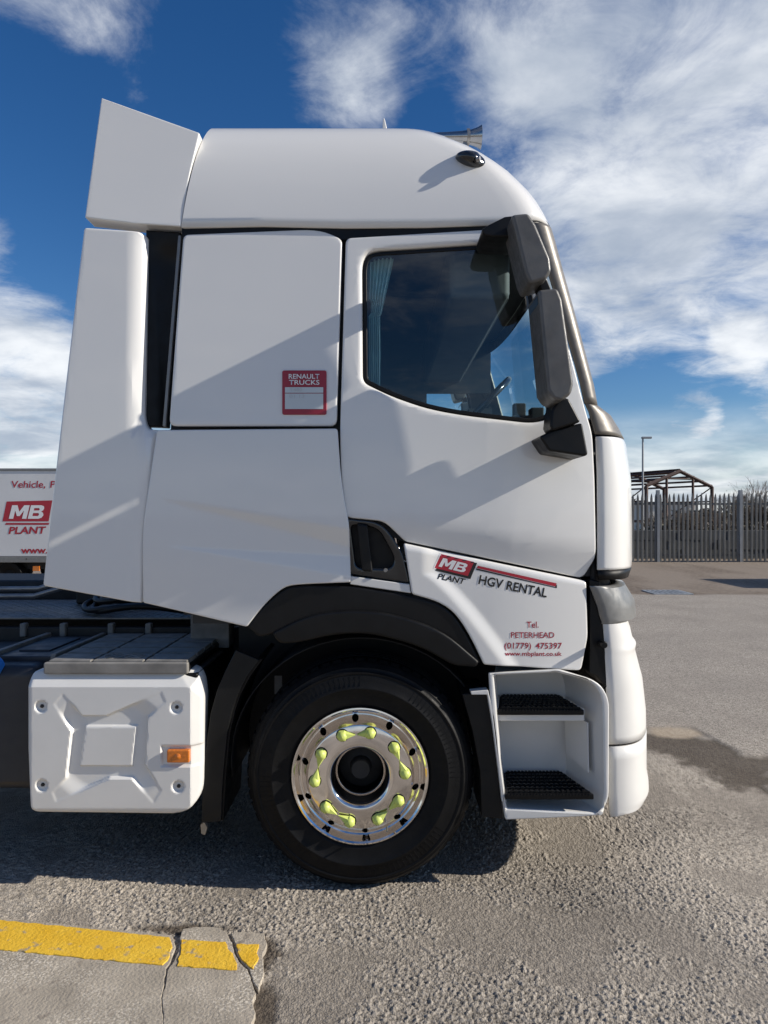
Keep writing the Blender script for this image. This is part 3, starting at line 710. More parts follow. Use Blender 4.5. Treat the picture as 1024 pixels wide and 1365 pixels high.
def cab_roof():
    zb = lambda x: 2.905+.045*smooth(x, .45, .72)+.012*smooth(abs(x+.30), .35, .05)-.018*smooth(abs(x+.10), .2, .0)
    SIL = [(100, 178), (270, 175), (400, 174.5), (450, 176), (530, 180), (570, 186), (610, 196), (640, 206), (665, 219), (683, 232), (700, 249), (712, 263), (722, 279), (730, 295), (736, 312), (741, 330)]
    def sil_u(v):
        if v <= 174.6: return 400
        for (u0, v0), (u1, v1) in zip(SIL[2:], SIL[3:]):
            if v <= v1: return u0+(u1-u0)*(v-v0)/max(1e-6, v1-v0)
        return 741
    rows = []
    for th in (0, 2, 5, 9, 14, 20, 26, 32, 38, 44, 50, 56, 62, 68, 74, 80, 85, 90):
        e = 2/2.6; c, s_ = math.cos(R(th))**e if th < 90 else 0.0, math.sin(R(th))**e; h = s_; ins = 1-c
        ys = 3.142+.035*h+.27*ins; n = 3.3-.8*ins; a = .30+.22*ins
        kx = .72; ky = (1-kx**n)**(1/n); yk = YC-(YC-ys)*ky           # a point well round the front corner
        v = CY-F*(2.905+.045*(1-h)+.556*h-CH)/yk
        ut = sil_u(v) if v > 174.6 else None
        vn = CY-F*(2.905+.556*h-CH)/ys
        if ut is None or th > 80: ut = 400-(th-70)*4
        lo = (ut-CX)/F*yk-a*kx
        xs = lo; z0 = 2.905+.556*h
        rear = -.885+.098*h-.006*math.sin(math.pi*h)
        xs = max(xs, rear+.12)
        row = outline(xs, ys, a, n, z0, rear)
        row = [(x, y, z+(zb(x)-2.905)*(1-h)**1.5) for x, y, z in row]
        rows.append(row)
    # crown
    last = rows[-1]
    for k in (.35, .7, 1.0):
        rows.append([(x+(-.55-x)*k*.25, y+(YC-y)*k*.999, z+.075*(1-(1-k)**2)) for x, y, z in last])
    bm = bmesh.new(); g = [[bm.verts.new(p) for p in r] for r in rows]
    for A, B in zip(g, g[1:]):
        for i in range(len(A)-1): bm.faces.new((A[i], A[i+1], B[i+1], B[i]))
    bm.faces.new([r[0] for r in g]+[r[-1] for r in g[::-1]][1:])
    bmesh.ops.remove_doubles(bm, verts=bm.verts, dist=1e-4); bmesh.ops.recalc_face_normals(bm, faces=bm.faces)
    roof = obj('roof', bm, WHITE, truck, smooth_a=40)
    s = roof.modifiers.new('solid', 'SOLIDIFY'); s.thickness = .018; s.offset = -1
    # ceiling lining and black drip strip under the roof
    bm = bmesh.new(); n0 = [bm.verts.new((x-.02 if x > .3 else x, y+(.03 if y < YC else -.03), 2.925)) for x, y, z in rows[0]]; bm.faces.new(n0)
    bmesh.ops.triangulate(bm, faces=bm.faces); obj('ceiling_lining', bm, INTER, truck)
    bm = bmesh.new(); A = [bm.verts.new((x, y+(.012 if y < YC else -.012), z+.02)) for x, y, z in rows[0]]; B = [bm.verts.new((x, y+(.012 if y < YC else -.012), 2.855)) for x, y, z in rows[0]]
    for i in range(len(A)-1): bm.faces.new((A[i], A[i+1], B[i+1], B[i]))
    obj('roof_seal', bm, BLACK, truck, 40)
    # upper deflector
    up = lambda x, z: 3.140+.10*(z-2.88)
    P = fillet(px([(135, 130, 2), (266.5, 177, 3), (252, 235, 30), (241, 302, 2), (180, 298, 2), (113, 290, 2)], up), .004)
    d = panel('roof_deflector', [P], up, WHITE, truck, r=.006, t=.10, grid=.15)
    sideparts.append(d)
    # roof fittings
    pod = bmesh.new()
    bmesh.ops.create_uvsphere(pod, u_segments=24, v_segments=14, radius=1)
    c = W(627, 213, 3.19)
    for v in pod.verts:
        x, y, z = v.co; w = 1.0+.15*x
        y2 = y*.055*(1 if x < .35 else 1-.55*min(1, (x-.35)/.3))
        X = x*.068; Z = z*.036*w
        v.co = (c.x+X*.97+Z*.2, c.y+y2+Z*.3, c.z-X*.22+Z)
    po = obj('side_camera', pod, GLOSSB, truck, 50)
    bm = bmesh.new(); cc = W(637, 212, 3.135); tube(bm, [cc+Vector((-.004, .004, 0)), cc+Vector((.010, -.004, 0))], .011, 14); obj('lens', bm, STEEL, po, 50)
    # trumpet horn on the roof
    yh = 3.88; prof = [(.019, -.40), (.021, -.2), (.026, -.08), (.031, .0), (.038, .05), (.049, .085), (.061, .105), (.059, .106), (.045, .085), (.03, .05), (.012, -.1)]
    b0 = W(640, 183, yh)
    hb = lathe([(r, d-.10) for r, d in prof], 40, (b0.x, b0.y, b0.z), 'x', True); horn = obj('air_horn', hb, HORN, truck, 50)
    obj('collar', lathe([(.034, -.072), (.043, -.072), (.043, -.058), (.034, -.058)], 30, tuple(b0), 'x', True), STEEL, horn, 40)
    for dx in (-.08, -.36):
        bm = bmesh.new(); bx(bm, b0.x+dx-.012, b0.x+dx+.012, yh-.012, yh+.012, 3.40, b0.z-.015); obj('foot', bm, STEEL, horn)
    f = W(512, 158, 3.9); bm = bmesh.new(); z1 = f.z; z0 = 3.52
    P = [(f.x-.020, z0), (f.x-.006, z1-.012), (f.x, z1), (f.x+.006, z1-.015), (f.x+.016, z1-.06), (f.x+.024, z0)]
    A = [bm.verts.new((x, 3.888, z)) for x, z in P]; B = [bm.verts.new((x, 3.912, z)) for x, z in P]; bm.faces.new(A); bm.faces.new(B[::-1])
    for i in range(len(P)): bm.faces.new((A[i], B[i], B[(i+1) % len(P)], A[(i+1) % len(P)]))
    bmesh.ops.recalc_face_normals(bm, faces=bm.faces); obj('aerial_fin', bm, WHITEP, truck, bevel=.004)
    bm = bmesh.new(); tube(bm, [(f.x+.030, 3.9, 3.5), (f.x+.030, 3.9, z1-.065)], .004, 8); obj('aerial', bm, STEEL, truck)
cab_roof()

def cab_mirrors():
    made = []
    up = obj('mirror', prism([(681, 287), (704, 284.5), (714, 300), (733, 345), (735, 362), (728, 373), (706, 379), (700, 366)], 2.84, 2.83, 3.03), DKGREY, truck, bevel=.014, bseg=3)
    a, b = W(683, 290, 2.88), W(703, 368, 2.88)
    def pane(a, b, y0, y1, parent):
        bm = bmesh.new(); q = []
        d = Vector((-.004, 0, 0))
        for p, y in ((a, y0), (a, y1), (b, y1), (b, y0)): q.append(bm.verts.new((p.x-.006, y, p.z)))
        bm.faces.new(q); obj('mirror_glass', bm, MIRROR, parent)
    pane(a.lerp(b, .12), a.lerp(b, .9), 2.85, 3.01, up)
    lo = obj('mirror', prism([(716.5, 387), (743, 384.5), (749, 400), (757, 455), (764.5, 512), (761, 526), (748, 535), (737, 532), (729, 520)], 2.85, 2.84, 3.05), DKGREY, truck, bevel=.014, bseg=3)
    a, b = W(716, 387, 2.88), W(729, 520, 2.88); pane(a.lerp(b, .07), a.lerp(b, .93), 2.86, 3.03, lo)
    arm = obj('mirror_arm', prism([(641, 308), (652, 301), (672, 291), (690, 289), (700, 318), (655, 318), (645, 316)], 2.97, 2.95, 3.16), BLACK, truck, bevel=.008)
    ln = obj('mirror_arm', prism([(716, 374), (728, 372), (735, 388), (722, 389)], 2.91, 2.9, 3.0), BLACK, truck, bevel=.005)
    nk = obj('mirror_neck', prism([(732, 568), (734, 548), (745, 530), (757, 532), (773, 563), (735, 575)], 2.95, 2.93, 3.07), BLACK, truck, bevel=.010)
    bs = obj('mirror_base', prism([(717, 583), (735, 574), (774, 564.5), (782, 607), (776, 609), (730, 602)], 2.99, 2.96, 3.17), BLACK, truck, bevel=.010)
    sideparts.extend([up, lo, arm, ln, nk, bs])
cab_mirrors()

def cab_inside():
    obj('dashboard', box(.62, 1.0, 3.35, 5.4, 1.3, 2.04), INTER, truck, bevel=.05, bseg=3)
    obj('instrument_binnacle', box(.60, .82, 3.45, 4.0, 2.0, 2.13), INTER, truck, bevel=.03)
    obj('overhead_shelf', box(.30, .58, 3.30, 5.46, 2.64, 2.93), INTERG, truck, bevel=.03)
    obj('sun_visor', box(.58, .60, 3.45, 5.30, 2.68, 2.84), INTER, truck, bevel=.01)
    bm = bmesh.new(); c = Vector((.50, 3.80, 2.20)); ax = Vector((-.72, 0, .70)).normalized(); e1 = Vector((0, 1, 0)); e2 = ax.cross(e1)
    tube(bm, [c+(e1*math.cos(t)+e2*math.sin(t))*.22 for t in [2*math.pi*k/40 for k in range(41)]], .017, 10)
    sw = obj('steering_wheel', bm, GLOSSB, truck, 50)
    bm = bmesh.new(); tube(bm, [c-ax*.02, c-ax*.45], .035, 10); bx(bm, c.x-.03, c.x+.03, c.y-.2, c.y+.2, c.z-.06, c.z-.02); bx(bm, c.x-.06, c.x+.06, c.y-.07, c.y+.07, c.z-.07, c.z-.0); obj('column', bm, INTER, sw)
    for y in (3.75, 5.0):
        s = obj('seat', box(-.35, .15, y-.25, y+.25, 1.55, 1.75), SEATF, truck, bevel=.05, bseg=3)
        bm = bmesh.new(); bx(bm, -.12, .0, y-.22, y+.22, 0, .58)
        bmesh.ops.transform(bm, matrix=Matrix.Translation((-.28, 0, 1.72)) @ Matrix.Rotation(-.12, 4, 'Y'), verts=bm.verts); obj('backrest', bm, SEATF, s, bevel=.04, bseg=3)
        if y > 4: obj('headrest', box(.33, .42, y-.12, y+.12, 2.0, 2.32), SEATF, s, bevel=.03, bseg=3)
        else: obj('headrest', box(-.48, -.38, y-.13, y+.13, 2.30, 2.46), SEATF, s, bevel=.03, bseg=3)
    # gathered curtain behind the rear edge of the window
    bm = bmesh.new(); rows = []
    def wid(v): return (490+ (4 if v > 400 else 0), 526-(v-340)*.22) if v < 420 else (491, 508-abs(v-470)*.02)
    for i in range(40):
        v = 338+i*4.6; row = []
        l, r = wid(v)
        for k in range(49):
            t = k/48; q = W(l+(r-l)*t, v, 3.22); row.append(bm.verts.new((q.x, 3.235+.014*math.sin(t*6.5*2*math.pi), q.z)))
        rows.append(row)
    for A, B in zip(rows, rows[1:]):
        for k in range(48): bm.faces.new((A[k], A[k+1], B[k+1], B[k]))
    obj('curtain', bm, CURT, truck, 60)
    # lining of the far wall with its own window, upper lockers
    obj('locker', box(-.86, -.4, 3.3, 5.45, 2.35, 2.93), INTER, truck, bevel=.03)
    bm = bmesh.new(); bx(bm, -.40, .32, 5.40, 5.43, 1.5, 2.93); bx(bm, .32, .80, 5.40, 5.43, 2.56, 2.93); obj('far_wall_lining', bm, INTER, truck)
    # instrument clutter on the dash by the window
    bm = bmesh.new(); bx(bm, .70, .76, 3.42, 3.50, 2.03, 2.16); bx(bm, .64, .70, 3.55, 3.60, 2.03, 2.2); obj('dash_holder', bm, INTER, truck, bevel=.006)
cab_inside()

# --- wheel arch, mudguards, steps
def lower_body():
    P = fillet(px([(330, 836, 2), (345, 814, 10), (378, 784, 20), (400, 780, 15), (468, 781, 20), (546, 794, 20), (585, 804, 20), (606, 820, 20), (625, 850, 25), (641, 885, 3), (634, 882, 4), (589, 842, 25), (523, 821, 30), (467, 816, 30), (411, 823, 30), (363, 846, 10), (345, 850, 6)]), .005)
    ar = panel('wheel_arch_trim', [P], lambda x, z: side(x, z)+.004, BLACK, truck, r=.010, t=.06, grid=.12)
    P = fillet(px([(363, 843, 4), (411, 819, 30), (467, 812, 30), (523, 817, 30), (589, 839, 30), (639, 882, 4), (634, 889, 3), (604, 887, 10), (572, 868, 25), (545, 857, 25), (493, 844, 30), (448, 845, 30), (398, 857, 20), (372, 858, 8)]), .005)
    lipp = panel('wheel_arch_lip', [P], lambda x, z: side(x, z)-.012, BLACK, truck, r=.012, t=.09, grid=.12)
    sideparts.extend([ar, lipp])
    # wheelhouse liner
    bm = bmesh.new(); cx, cz = -.105, .505; A = []
    for k in range(33):
        t = R(-8+k*196/32.); r = .60
        A.append([bm.verts.new((cx+r*math.cos(t)*1.0, y, cz+r*.94*math.sin(t)+.02)) for y in (3.30, 3.5, 3.75)])
    for a, b in zip(A, A[1:]):
        for i in range(2): bm.faces.new((a[i], a[i+1], b[i+1], b[i]))
    wl = obj('wheelhouse', bm, GAP, truck, 60)
    inner = obj('engine_block', box(-.75, 1.0, 3.72, 5.04, .45, 1.16), GAP, truck)
    s = wl.modifiers.new('s', 'SOLIDIFY'); s.thickness = .008
    # rear mudguard of the front wheel
    L = [(314.5, 866.6), (300, 895), (289.5, 920), (281, 950), (276, 985), (271.5, 1030), (269.5, 1065), (269, 1097)]
    Rr = [(295, 1095), (296, 1060), (298, 1030), (303, 979), (309, 950), (317, 927), (330, 902), (346, 880)]
    mg = obj('mudguard', prism(L+Rr, 3.19, 3.19, 3.215), GUARD, truck, bevel=.004)
    mg2 = obj('mudguard_tread', prism([(297, 1095), (301, 1030), (306, 979), (312, 950), (320, 927), (333, 902), (349, 880), (343, 878), (314, 920), (303, 960), (296, 1010), (292, 1095)], 3.2, 3.21, 3.60), BLACK, truck)
    obj('mudguard_clip', prism([(267, 1100), (272, 1097), (276, 1104), (273, 1114), (268, 1112)], 3.19, 3.195, 3.215), STEEL, mg)
    obj('mudguard_bracket', prism([(366, 901), (376, 901), (376, 925), (366, 925)], 3.45, 3.45, 3.455), DKGREY, mg)
    sideparts.extend([mg, mg2])
    # front mudflap
    fl = obj('mudflap', prism([(616, 925), (649, 923), (656, 960), (664, 1020), (671, 1092), (642, 1089), (640, 1030), (630, 975)], 3.17, 3.17, 3.46), GUARD, truck, bevel=.006)
    fe = obj('mudflap_edge', prism([(627, 921), (650, 918.5), (659, 955), (667, 1020), (673, 1066), (668.5, 1067), (663, 1020), (655, 960), (649, 925), (628, 925)], 3.16, 3.145, 3.2), WHITEP, truck, bevel=.003)
    sideparts.extend([fl, fe])
    # step well
    OUT = fillet(px([(652, 898, 2), (745, 892, 4), (795, 906, 18), (808, 928, 14), (806, 1062, 14), (790, 1081, 8), (673, 1091, 3), (663, 1020, 4), (655, 950, 3)]), .004)
    IN = fillet(px([(659, 901, 3), (742, 896, 4), (788, 907, 16), (799, 928, 12), (800, 1050, 6), (796, 1077, 3), (675, 1076, 3), (668, 1020, 4)]), .004)
    sf = lambda x, z: 3.145+.03*max(0, x-.75)
    st = panel('step_housing', [OUT, IN], sf, WHITEP, truck, r=.006, t=.02, grid=.2, holer=.010)
    bm = bmesh.new()
    cxm, czm = .70, .72
    back = []
    for x, z in IN:
        u = CX+F*x/3.15
        X = .54+(x-.489)*(.85-.54)/(.935-.489); Z = z
        back.append((X, 3.43, Z))
    fr = [bm.verts.new((x, sf(x, z)+.008, z)) for x, z in IN]; bk = [bm.verts.new(p) for p in back]
    for i in range(len(fr)): bm.faces.new((fr[i], fr[(i+1) % len(fr)], bk[(i+1) % len(fr)], bk[i]))
    f = bm.faces.new(bk); bmesh.ops.triangulate(bm, faces=[f])
    obj('step_well', bm, WHITEP, st, 40)
    def tread(y0, y1, zt, xl0, xr0, xl1, xr1, shelf):
        bm = bmesh.new()
        def frus(bm, ya, yb, z0, z1, e=0.0):
            lerp = lambda a, b, y: a+(b-a)*(y-y0)/(y1-y0)
            v = []
            for y in (ya, yb):
                for z in (z0, z1):
                    v.append(bm.verts.new((lerp(xl0, xl1, y)+e, y, z))); v.append(bm.verts.new((lerp(xr0, xr1, y)-e, y, z)))
            for f in ((0,1,3,2),(4,6,7,5),(0,2,6,4),(1,5,7,3),(2,3,7,6),(0,4,5,1)): bm.faces.new([v[i] for i in f])
        if shelf:
            sb = bmesh.new(); frus(sb, y0+.02, y1+.02, zt-.068, zt-.012, -.012); bmesh.ops.recalc_face_normals(sb, faces=sb.faces); obj('shelf', sb, WHITEP, st, bevel=.006)
        frus(bm, y0, y1, zt-.036, zt-.012); bmesh.ops.recalc_face_normals(bm, faces=bm.faces)
        t = obj('tread', bm, BLACK, st, bevel=.004)
        # raised grip bars with serrated lumps
        g = bmesh.new()
        for k in range(7):
            y = y0+.016+k*(y1-y0-.03)/6.; frus(g, y-.004, y+.004, zt-.014, zt-.004, .012)
            n = 15; a = xl0+(xl1-xl0)*(y-y0)/(y1-y0)+.02; b = xr0+(xr1-xr0)*(y-y0)/(y1-y0)-.02
            for i in range(n):
                x = a+(b-a)*(i+.5*(k % 2))/n; bx(g, x, x+.011, y-.006, y+.006, zt-.012, zt)
        n = 26
        for i in range(n):
            x = xl0+.012+(xr0-xl0-.02)*i/n; bx(g, x, x+.007, y0-.004, y0+.004, zt-.020, zt-.011)
        bmesh.ops.recalc_face_normals(g, faces=g.faces); obj('grip_bars', g, BLACK, st)
    tread(3.18, 3.42, .800, (663-CX)/F*3.18, (779-CX)/F*3.18, .545, .84, True)
    tread(3.135, 3.40, .445, (673.5-CX)/F*3.135, (792-CX)/F*3.135, .56, .845, False)
    # little hatch on the slanting front wall of the well
    bm = bmesh.new(); q = []
    def wall(t, z): return Vector((.938+(.846-.938)*t-.004, 3.16+.27*t, z))
    for t, z in ((.20, .50), (.82, .53), (.86, .735), (.22, .72)): q.append(wall(t, z))
    A = [bm.verts.new(p) for p in q]; B = [bm.verts.new(p+Vector((-.006, -.002, 0))) for p in q]; bm.faces.new(B)
    for i in range(4): bm.faces.new((A[i], A[(i+1) % 4], B[(i+1) % 4], B[i]))
    obj('hatch', bm, WHITEP, st)
    sideparts.append(st)
lower_body()

# --- wheels
def make_wheel(cx, cy, cz):
    """cy is the plane of the rim lip"""
    hub = obj('wheel', lathe([(.0001, -.075), (.040, -.075), (.046, -.082), (.050, -.12), (.075, -.13), (.098, -.14), (.10, -.25), (.25, -.26), (.25, -.12), (.26, -.12), (.26, -.28)], 64, (0, 0, 0)), IRON, truck, 40)
    hub.matrix_parent_inverse = Matrix.Translation(-truck.location); hub.location = (cx, cy, cz)
    tp = [(.285, -.045), (.297, -.016), (.302, -.004), (.312, .002), (.316, .006), (.322, .006), (.345, .012), (.380, .017), (.384, .020), (.389, .0205), (.392, .018), (.420, .015), (.445, .009), (.449, .012), (.455, .011), (.458, .005), (.468, -.004), (.474, -.004), (.478, -.012), (.489, -.022), (.497, -.04), (.502, -.07), (.504, -.10)]
    for k in range(4):
        d = -.115-k*.042; tp += [(.504, d), (.492, d-.004), (.492, d-.012), (.504, d-.016)]
    tp += [(.503, -.28), (.49, -.305), (.45, -.325), (.36, -.33), (.29, -.30)]
    ty = obj('tyre', lathe(tp, 144, closed=True), RUBBER, hub, 50)
    # shoulder blocks
    bm = bmesh.new(); n = 60
    for k in range(n):
        t = 2*math.pi*k/n; w = .018
        P = []
        for r in (.486, .506):
            for d in (-.024 if r < .49 else -.052, -.095):
                for s in (-w, w):
                    P.append(bm.verts.new((r*math.cos(t)-s*math.sin(t), -d, r*math.sin(t)+s*math.cos(t))))
        for f in ((0,1,3,2),(4,6,7,5),(0,4,5,1),(2,3,7,6),(0,2,6,4),(1,5,7,3)): bm.faces.new([P[i] for i in f])
    bmesh.ops.recalc_face_normals(bm, faces=bm.faces); b = obj('tread_blocks', bm, RUBBER, hub); b['kind'] = 'stuff'
    bm = bmesh.new()
    for k in range(120):
        t = 2*math.pi*k/120
        if (k//10) % 3 == 2: continue
        q = [(.398, .0172), (.398, .0195), (.440, .0120), (.440, .0098)]
        a = [bm.verts.new((r*math.cos(t-.0035), -d, r*math.sin(t-.0035))) for r, d in q]; b = [bm.verts.new((r*math.cos(t+.0035), -d, r*math.sin(t+.0035))) for r, d in q]
        bm.faces.new((a[1], a[2], b[2], b[1])); bm.faces.new((a[0], a[1], a[2], a[3])); bm.faces.new((b[3], b[2], b[1], b[0]))
    o = obj('sidewall_ribs', bm, RUBBER, hub); o['kind'] = 'stuff'
    rp = [(.302, -.012), (.303, .004), (.300, .010), (.294, .011), (.287, .006), (.282, -.006), (.277, -.020), (.272, -.028), (.266, -.031), (.261, -.030), (.243, -.012), (.236, -.004), (.231, .006), (.227, .013), (.222, .015), (.15, .016), (.138, .016), (.131, .012), (.126, .004), (.122, -.01), (.110, -.062), (.107, -.066), (.104, -.062), (.100, -.07), (.115, -.08), (.20, -.02), (.245, -.06), (.270, -.06), (.29, -.03)]
    rim = obj('rim', lathe(rp, 160, closed=True), CHROME, hub, 30)
    cb = bmesh.new()
    for k in range(10):
        t = R(23+36*k); r = .250
        c = Vector((r*math.cos(t), .03, r*math.sin(t)))
        bmesh.ops.create_cone(cb, cap_ends=True, segments=24, radius1=.0150, radius2=.0150, depth=.18, matrix=Matrix.Translation(c) @ Matrix.Rotation(R(90), 4, 'X'))
    cut = obj('cut', cb, None)
    md = rim.modifiers.new('b', 'BOOLEAN'); md.object = cut; md.solver = 'EXACT'; md.operation = 'DIFFERENCE'
    rim.parent = None; rim.matrix_world = Matrix(); bpy.context.view_layer.update()
    me = bpy.data.meshes.new_from_object(rim.evaluated_get(bpy.context.evaluated_depsgraph_get()))
    rim.modifiers.clear(); rim.data = me; me.polygons.foreach_set('use_smooth', [True]*len(me.polygons)); me.set_sharp_from_angle(angle=R(30))
    bpy.data.objects.remove(cut); rim.parent = hub
    # wheel nut pointers, in facing pairs
    bm = bmesh.new(); rings = []
    prof = [(.0225, .0), (.0245, .006), (.0235, .014), (.019, .027), (.010, .034), (.0005, .036)]
    for r, d in prof:
        ring = []
        for k in range(12):
            t = 2*math.pi*k/12; rr = r*(1.06 if k % 2 == 0 else .97); ring.append(bm.verts.new((rr*math.cos(t), -d, rr*math.sin(t))))
        rings.append(ring)
    for A, B in zip(rings, rings[1:]):
        for k in range(12): bm.faces.new((A[k], A[(k+1) % 12], B[(k+1) % 12], B[k]))
    tip = [bm.verts.new((.0595, -.010, 0)), bm.verts.new((.0595, -.014, 0))]
    b0 = [bm.verts.new((.008, -.004, .0225)), bm.verts.new((.008, -.004, -.0225)), bm.verts.new((.008, -.028, -.013)), bm.verts.new((.008, -.028, .013))]
    for a, b in ((b0[1], b0[0]), ): bm.faces.new((a, b, tip[0]))
    bm.faces.new((b0[0], b0[3], tip[1], tip[0])); bm.faces.new((b0[3], b0[2], tip[1])); bm.faces.new((b0[2], b0[1], tip[0], tip[1]))
    bmesh.ops.recalc_face_normals(bm, faces=bm.faces)
    nut0 = None
    for k in range(10):
        t = R(5+36*k); pos = Vector((.198*math.cos(t), -.016, .198*math.sin(t)))
        pair = k-1 if k % 2 else k+1; t2 = R(5+36*pair); pos2 = Vector((.198*math.cos(t2), -.016, .198*math.sin(t2))); d = pos2-pos
        if nut0 is None: nut0 = obj('nut_pointer', bm, LIME, hub, 35); o = nut0
        else: o = nut0.copy(); COL.objects.link(o)
        o.parent = hub; o.location = pos; o.rotation_euler = (0, -math.atan2(d.z, d.x), 0)
    ring0 = None
    for k in range(10):
        t = R(5+36*k)
        if ring0 is None: ring0 = obj('nut_recess_disc', lathe([(.001, .0), (.0285, .0), (.0285, .0015), (.001, .0015)], 24), GAP, hub); o = ring0  # flat black disc, its colour stands for the shade of a recess
        else: o = ring0.copy(); COL.objects.link(o); o.parent = hub
        o.location = (.198*math.cos(t), -.0155, .198*math.sin(t))
    obj('valve', lathe([(.004, 0), (.004, .05)], 8, (.13*.0+.118, -.02, -.215)), STEEL, hub, 40)
    return hub
wheel = make_wheel(-.105, 3.165, .503)
def wheel_copy(x, y, flip):
    c = wheel.copy(); COL.objects.link(c); c.location = (x, y, .503); c.rotation_euler = (0, 0, math.pi if flip else 0)
    for ch in wheel.children:
        d = ch.copy(); COL.objects.link(d); d.parent = c
wheel_copy(-.105, 2*YC-3.165, True); wheel_copy(-3.85, 3.17, False); wheel_copy(-3.85, 2*YC-3.17, True)

# --- battery box and chassis
def inside_sd(P, x, y):
    d = 1e9; c = False; n = len(P)
    for i in range(n):
        ax, ay = P[i-1]; bx_, by = P[i]
        ex, ey = bx_-ax, by-ay; t = max(0, min(1, ((x-ax)*ex+(y-ay)*ey)/(ex*ex+ey*ey))); d = min(d, math.hypot(x-ax-t*ex, y-ay-t*ey))
        if (ay > y) != (by > y) and x < (bx_-ax)*(y-ay)/(by-ay)+ax: c = not c
    return -d if c else d
def battery_box():
    Z = lambda p: (p[0]*.3516, 760+p[1]*.3516)
    X = [Z(p) for p in ((238, 470), (310, 552), (405, 552), (612, 462), (628, 500), (560, 560), (550, 740), (612, 835), (582, 884), (500, 790), (415, 790), (212, 878), (198, 842), (250, 790), (270, 610), (205, 508))]
    S = [Z(p) for p in ((322, 592), (518, 592), (500, 746), (300, 746))]
    MK = [Z(p) for p in ((612, 668), (770, 668), (770, 745), (612, 745))]
    D0 = 3.12; cen = Z((410, 670))
    dim = [Z(p) for p in ((155, 518), (668, 522), (158, 817), (675, 822))]
    def yb(x, z):
        u = CX+F*x/D0; v = CY-(z-CH)*F/D0
        o = 0.0
        lin = lambda t, a, b: min(1, max(0, (t-a)/(b-a)))
        o += max(.045*lin(v, 916, 896), .040*lin(u, 254, 268))+.012*smooth(v, 1077, 1088)+.012*smooth(u, 42, 34)
        cc = (u-248)+(926-v)*.9
        o += .016*lin(cc, 12, 32)
        cc = (u-248)+(v-1066)*.9; o += .010*smooth(cc, 14, 26)
        s = inside_sd(X, u, v); r = math.hypot(u-cen[0], (v-cen[1])*1.1)
        o += .017*smooth(s, 1.2, -1.9)*(1-smooth(r, 62, 88)*.9)
        if abs(u-145) < 50 and abs(v-995) < 45: o -= .012*smooth(inside_sd(S, u, v), 1.0, -1.6)
        for a, b in dim:
            q = math.hypot(u-a, v-b)
            if q < 12: o += .013*smooth(q, 9, 6)
        if u > 205 and 985 < v < 1032: o += .012*smooth(inside_sd(MK, u, v), 1.5, -2)
        return D0+o
    P = fillet(px([(35, 896, 14), (262, 895, 18), (268, 930, 12), (267, 1065, 20), (244, 1087, 22), (40, 1084, 12), (35, 1000, 5)], lambda x, z: D0), .01)
    bb = panel('battery_box', [P], yb, WHITEP, truck, r=.012, t=.09, grid=.0052)
    bb.modifiers.clear()
    for a, b in dim:
        q = W(a, b, D0); obj('bolt', lathe([(.0001, .008), (.007, .008), (.009, .003), (.009, -.004)], 6, (q.x, D0+.014, q.z)), IRON, bb, 30)
    m0 = W(238, 1008, D0)
    obj('marker_lamp', box(m0.x-.048, m0.x+.050, D0-.012, D0+.02, m0.z-.026, m0.z+.030), AMBER, bb, bevel=.006)
    obj('lamp_bulb', lathe([(.0001, .006), (.008, .004), (.014, 0)], 20, (m0.x, D0-.012, m0.z+.002)), AMBER, bb, 40)
    x0, x1 = W(40, 0, D0).x, W(264, 0, D0).x
    obj('battery_case', box(x0, x1-.01, 3.155, 3.90, .40, .955), BLACK, truck, bevel=.01)
    # walk-on cover in raised plates
    xa, xb = W(60, 0, 3.15).x, W(252, 0, 3.15).x
    cv = obj('battery_cover', box(xa, xb, 3.155, 3.90, .955, .992), BLACK, truck, bevel=.010)
    obj('cover_edge', box(xa, xb, 3.132, 3.160, .955, 1.006), TREADP, cv, bevel=.008)
    xs = [xa+.006, xa+.20, xa+.43, xb-.006]; ys = [3.150, 3.33, 3.47, 3.62, 3.76, 3.89]
    for i in range(3):
        for j in range(5):
            obj('cover_plate', box(xs[i]+.005, xs[i+1]-.005, ys[j]+.012, ys[j+1]-.012, .980, 1.011), TREADP, cv, bevel=.004)
    # embossed ring pairs on the front plate
    for cxr in (xa+.27, xa+.36):
        bm = bmesh.new(); tube(bm, [(cxr+.042*math.cos(t), 3.245+.05*math.sin(t), 1.012) for t in [2*math.pi*k/24 for k in range(25)]], .003, 6, False)
        tube(bm, [(cxr-.03, 3.21, 1.012), (cxr+.03, 3.28, 1.012)], .003, 6); tube(bm, [(cxr+.03, 3.21, 1.012), (cxr-.03, 3.28, 1.012)], .003, 6)
        obj('cover_rib', bm, TREADP, cv, 50)
    # additive tank with blue cap to the rear of it
    tk = obj('additive_tank', box(-2.32, -1.54, 3.20, 3.88, .42, .975), DKTANK, truck, bevel=.05, bseg=4)
    fr = bmesh.new()
    for y0, y1, x0, x1 in ((3.30, 3.90, -1.53, -1.505), (3.30, 3.90, -1.83, -1.80)): bx(fr, x0, x1, y0, y1, .97, 1.012)
    obj('tank_strap', fr, TREADP, tk, bevel=.005)
    obj('tank_step', box(-1.795, -1.535, 3.33, 3.88, .965, .995), DKTANK, tk, bevel=.006)
    obj('tank_step_rib', box(-1.75, -1.60, 3.45, 3.80, .99, 1.003), DKTANK, tk, bevel=.004)
    c = W(-6, 888, 3.26)
    obj('filler_cap', lathe([(.0001, .055), (.045, .055), (.055, .045), (.058, 0)], 18, (c.x, 3.235, c.z+.0)), BLUE, tk, 30)
    # chassis
    for y0, y1 in ((3.93, 4.0), (4.76, 4.83)):
        obj('chassis_rail', box(-5.0, .9, y0, y1, .76, 1.035), IRON, truck, bevel=.008)
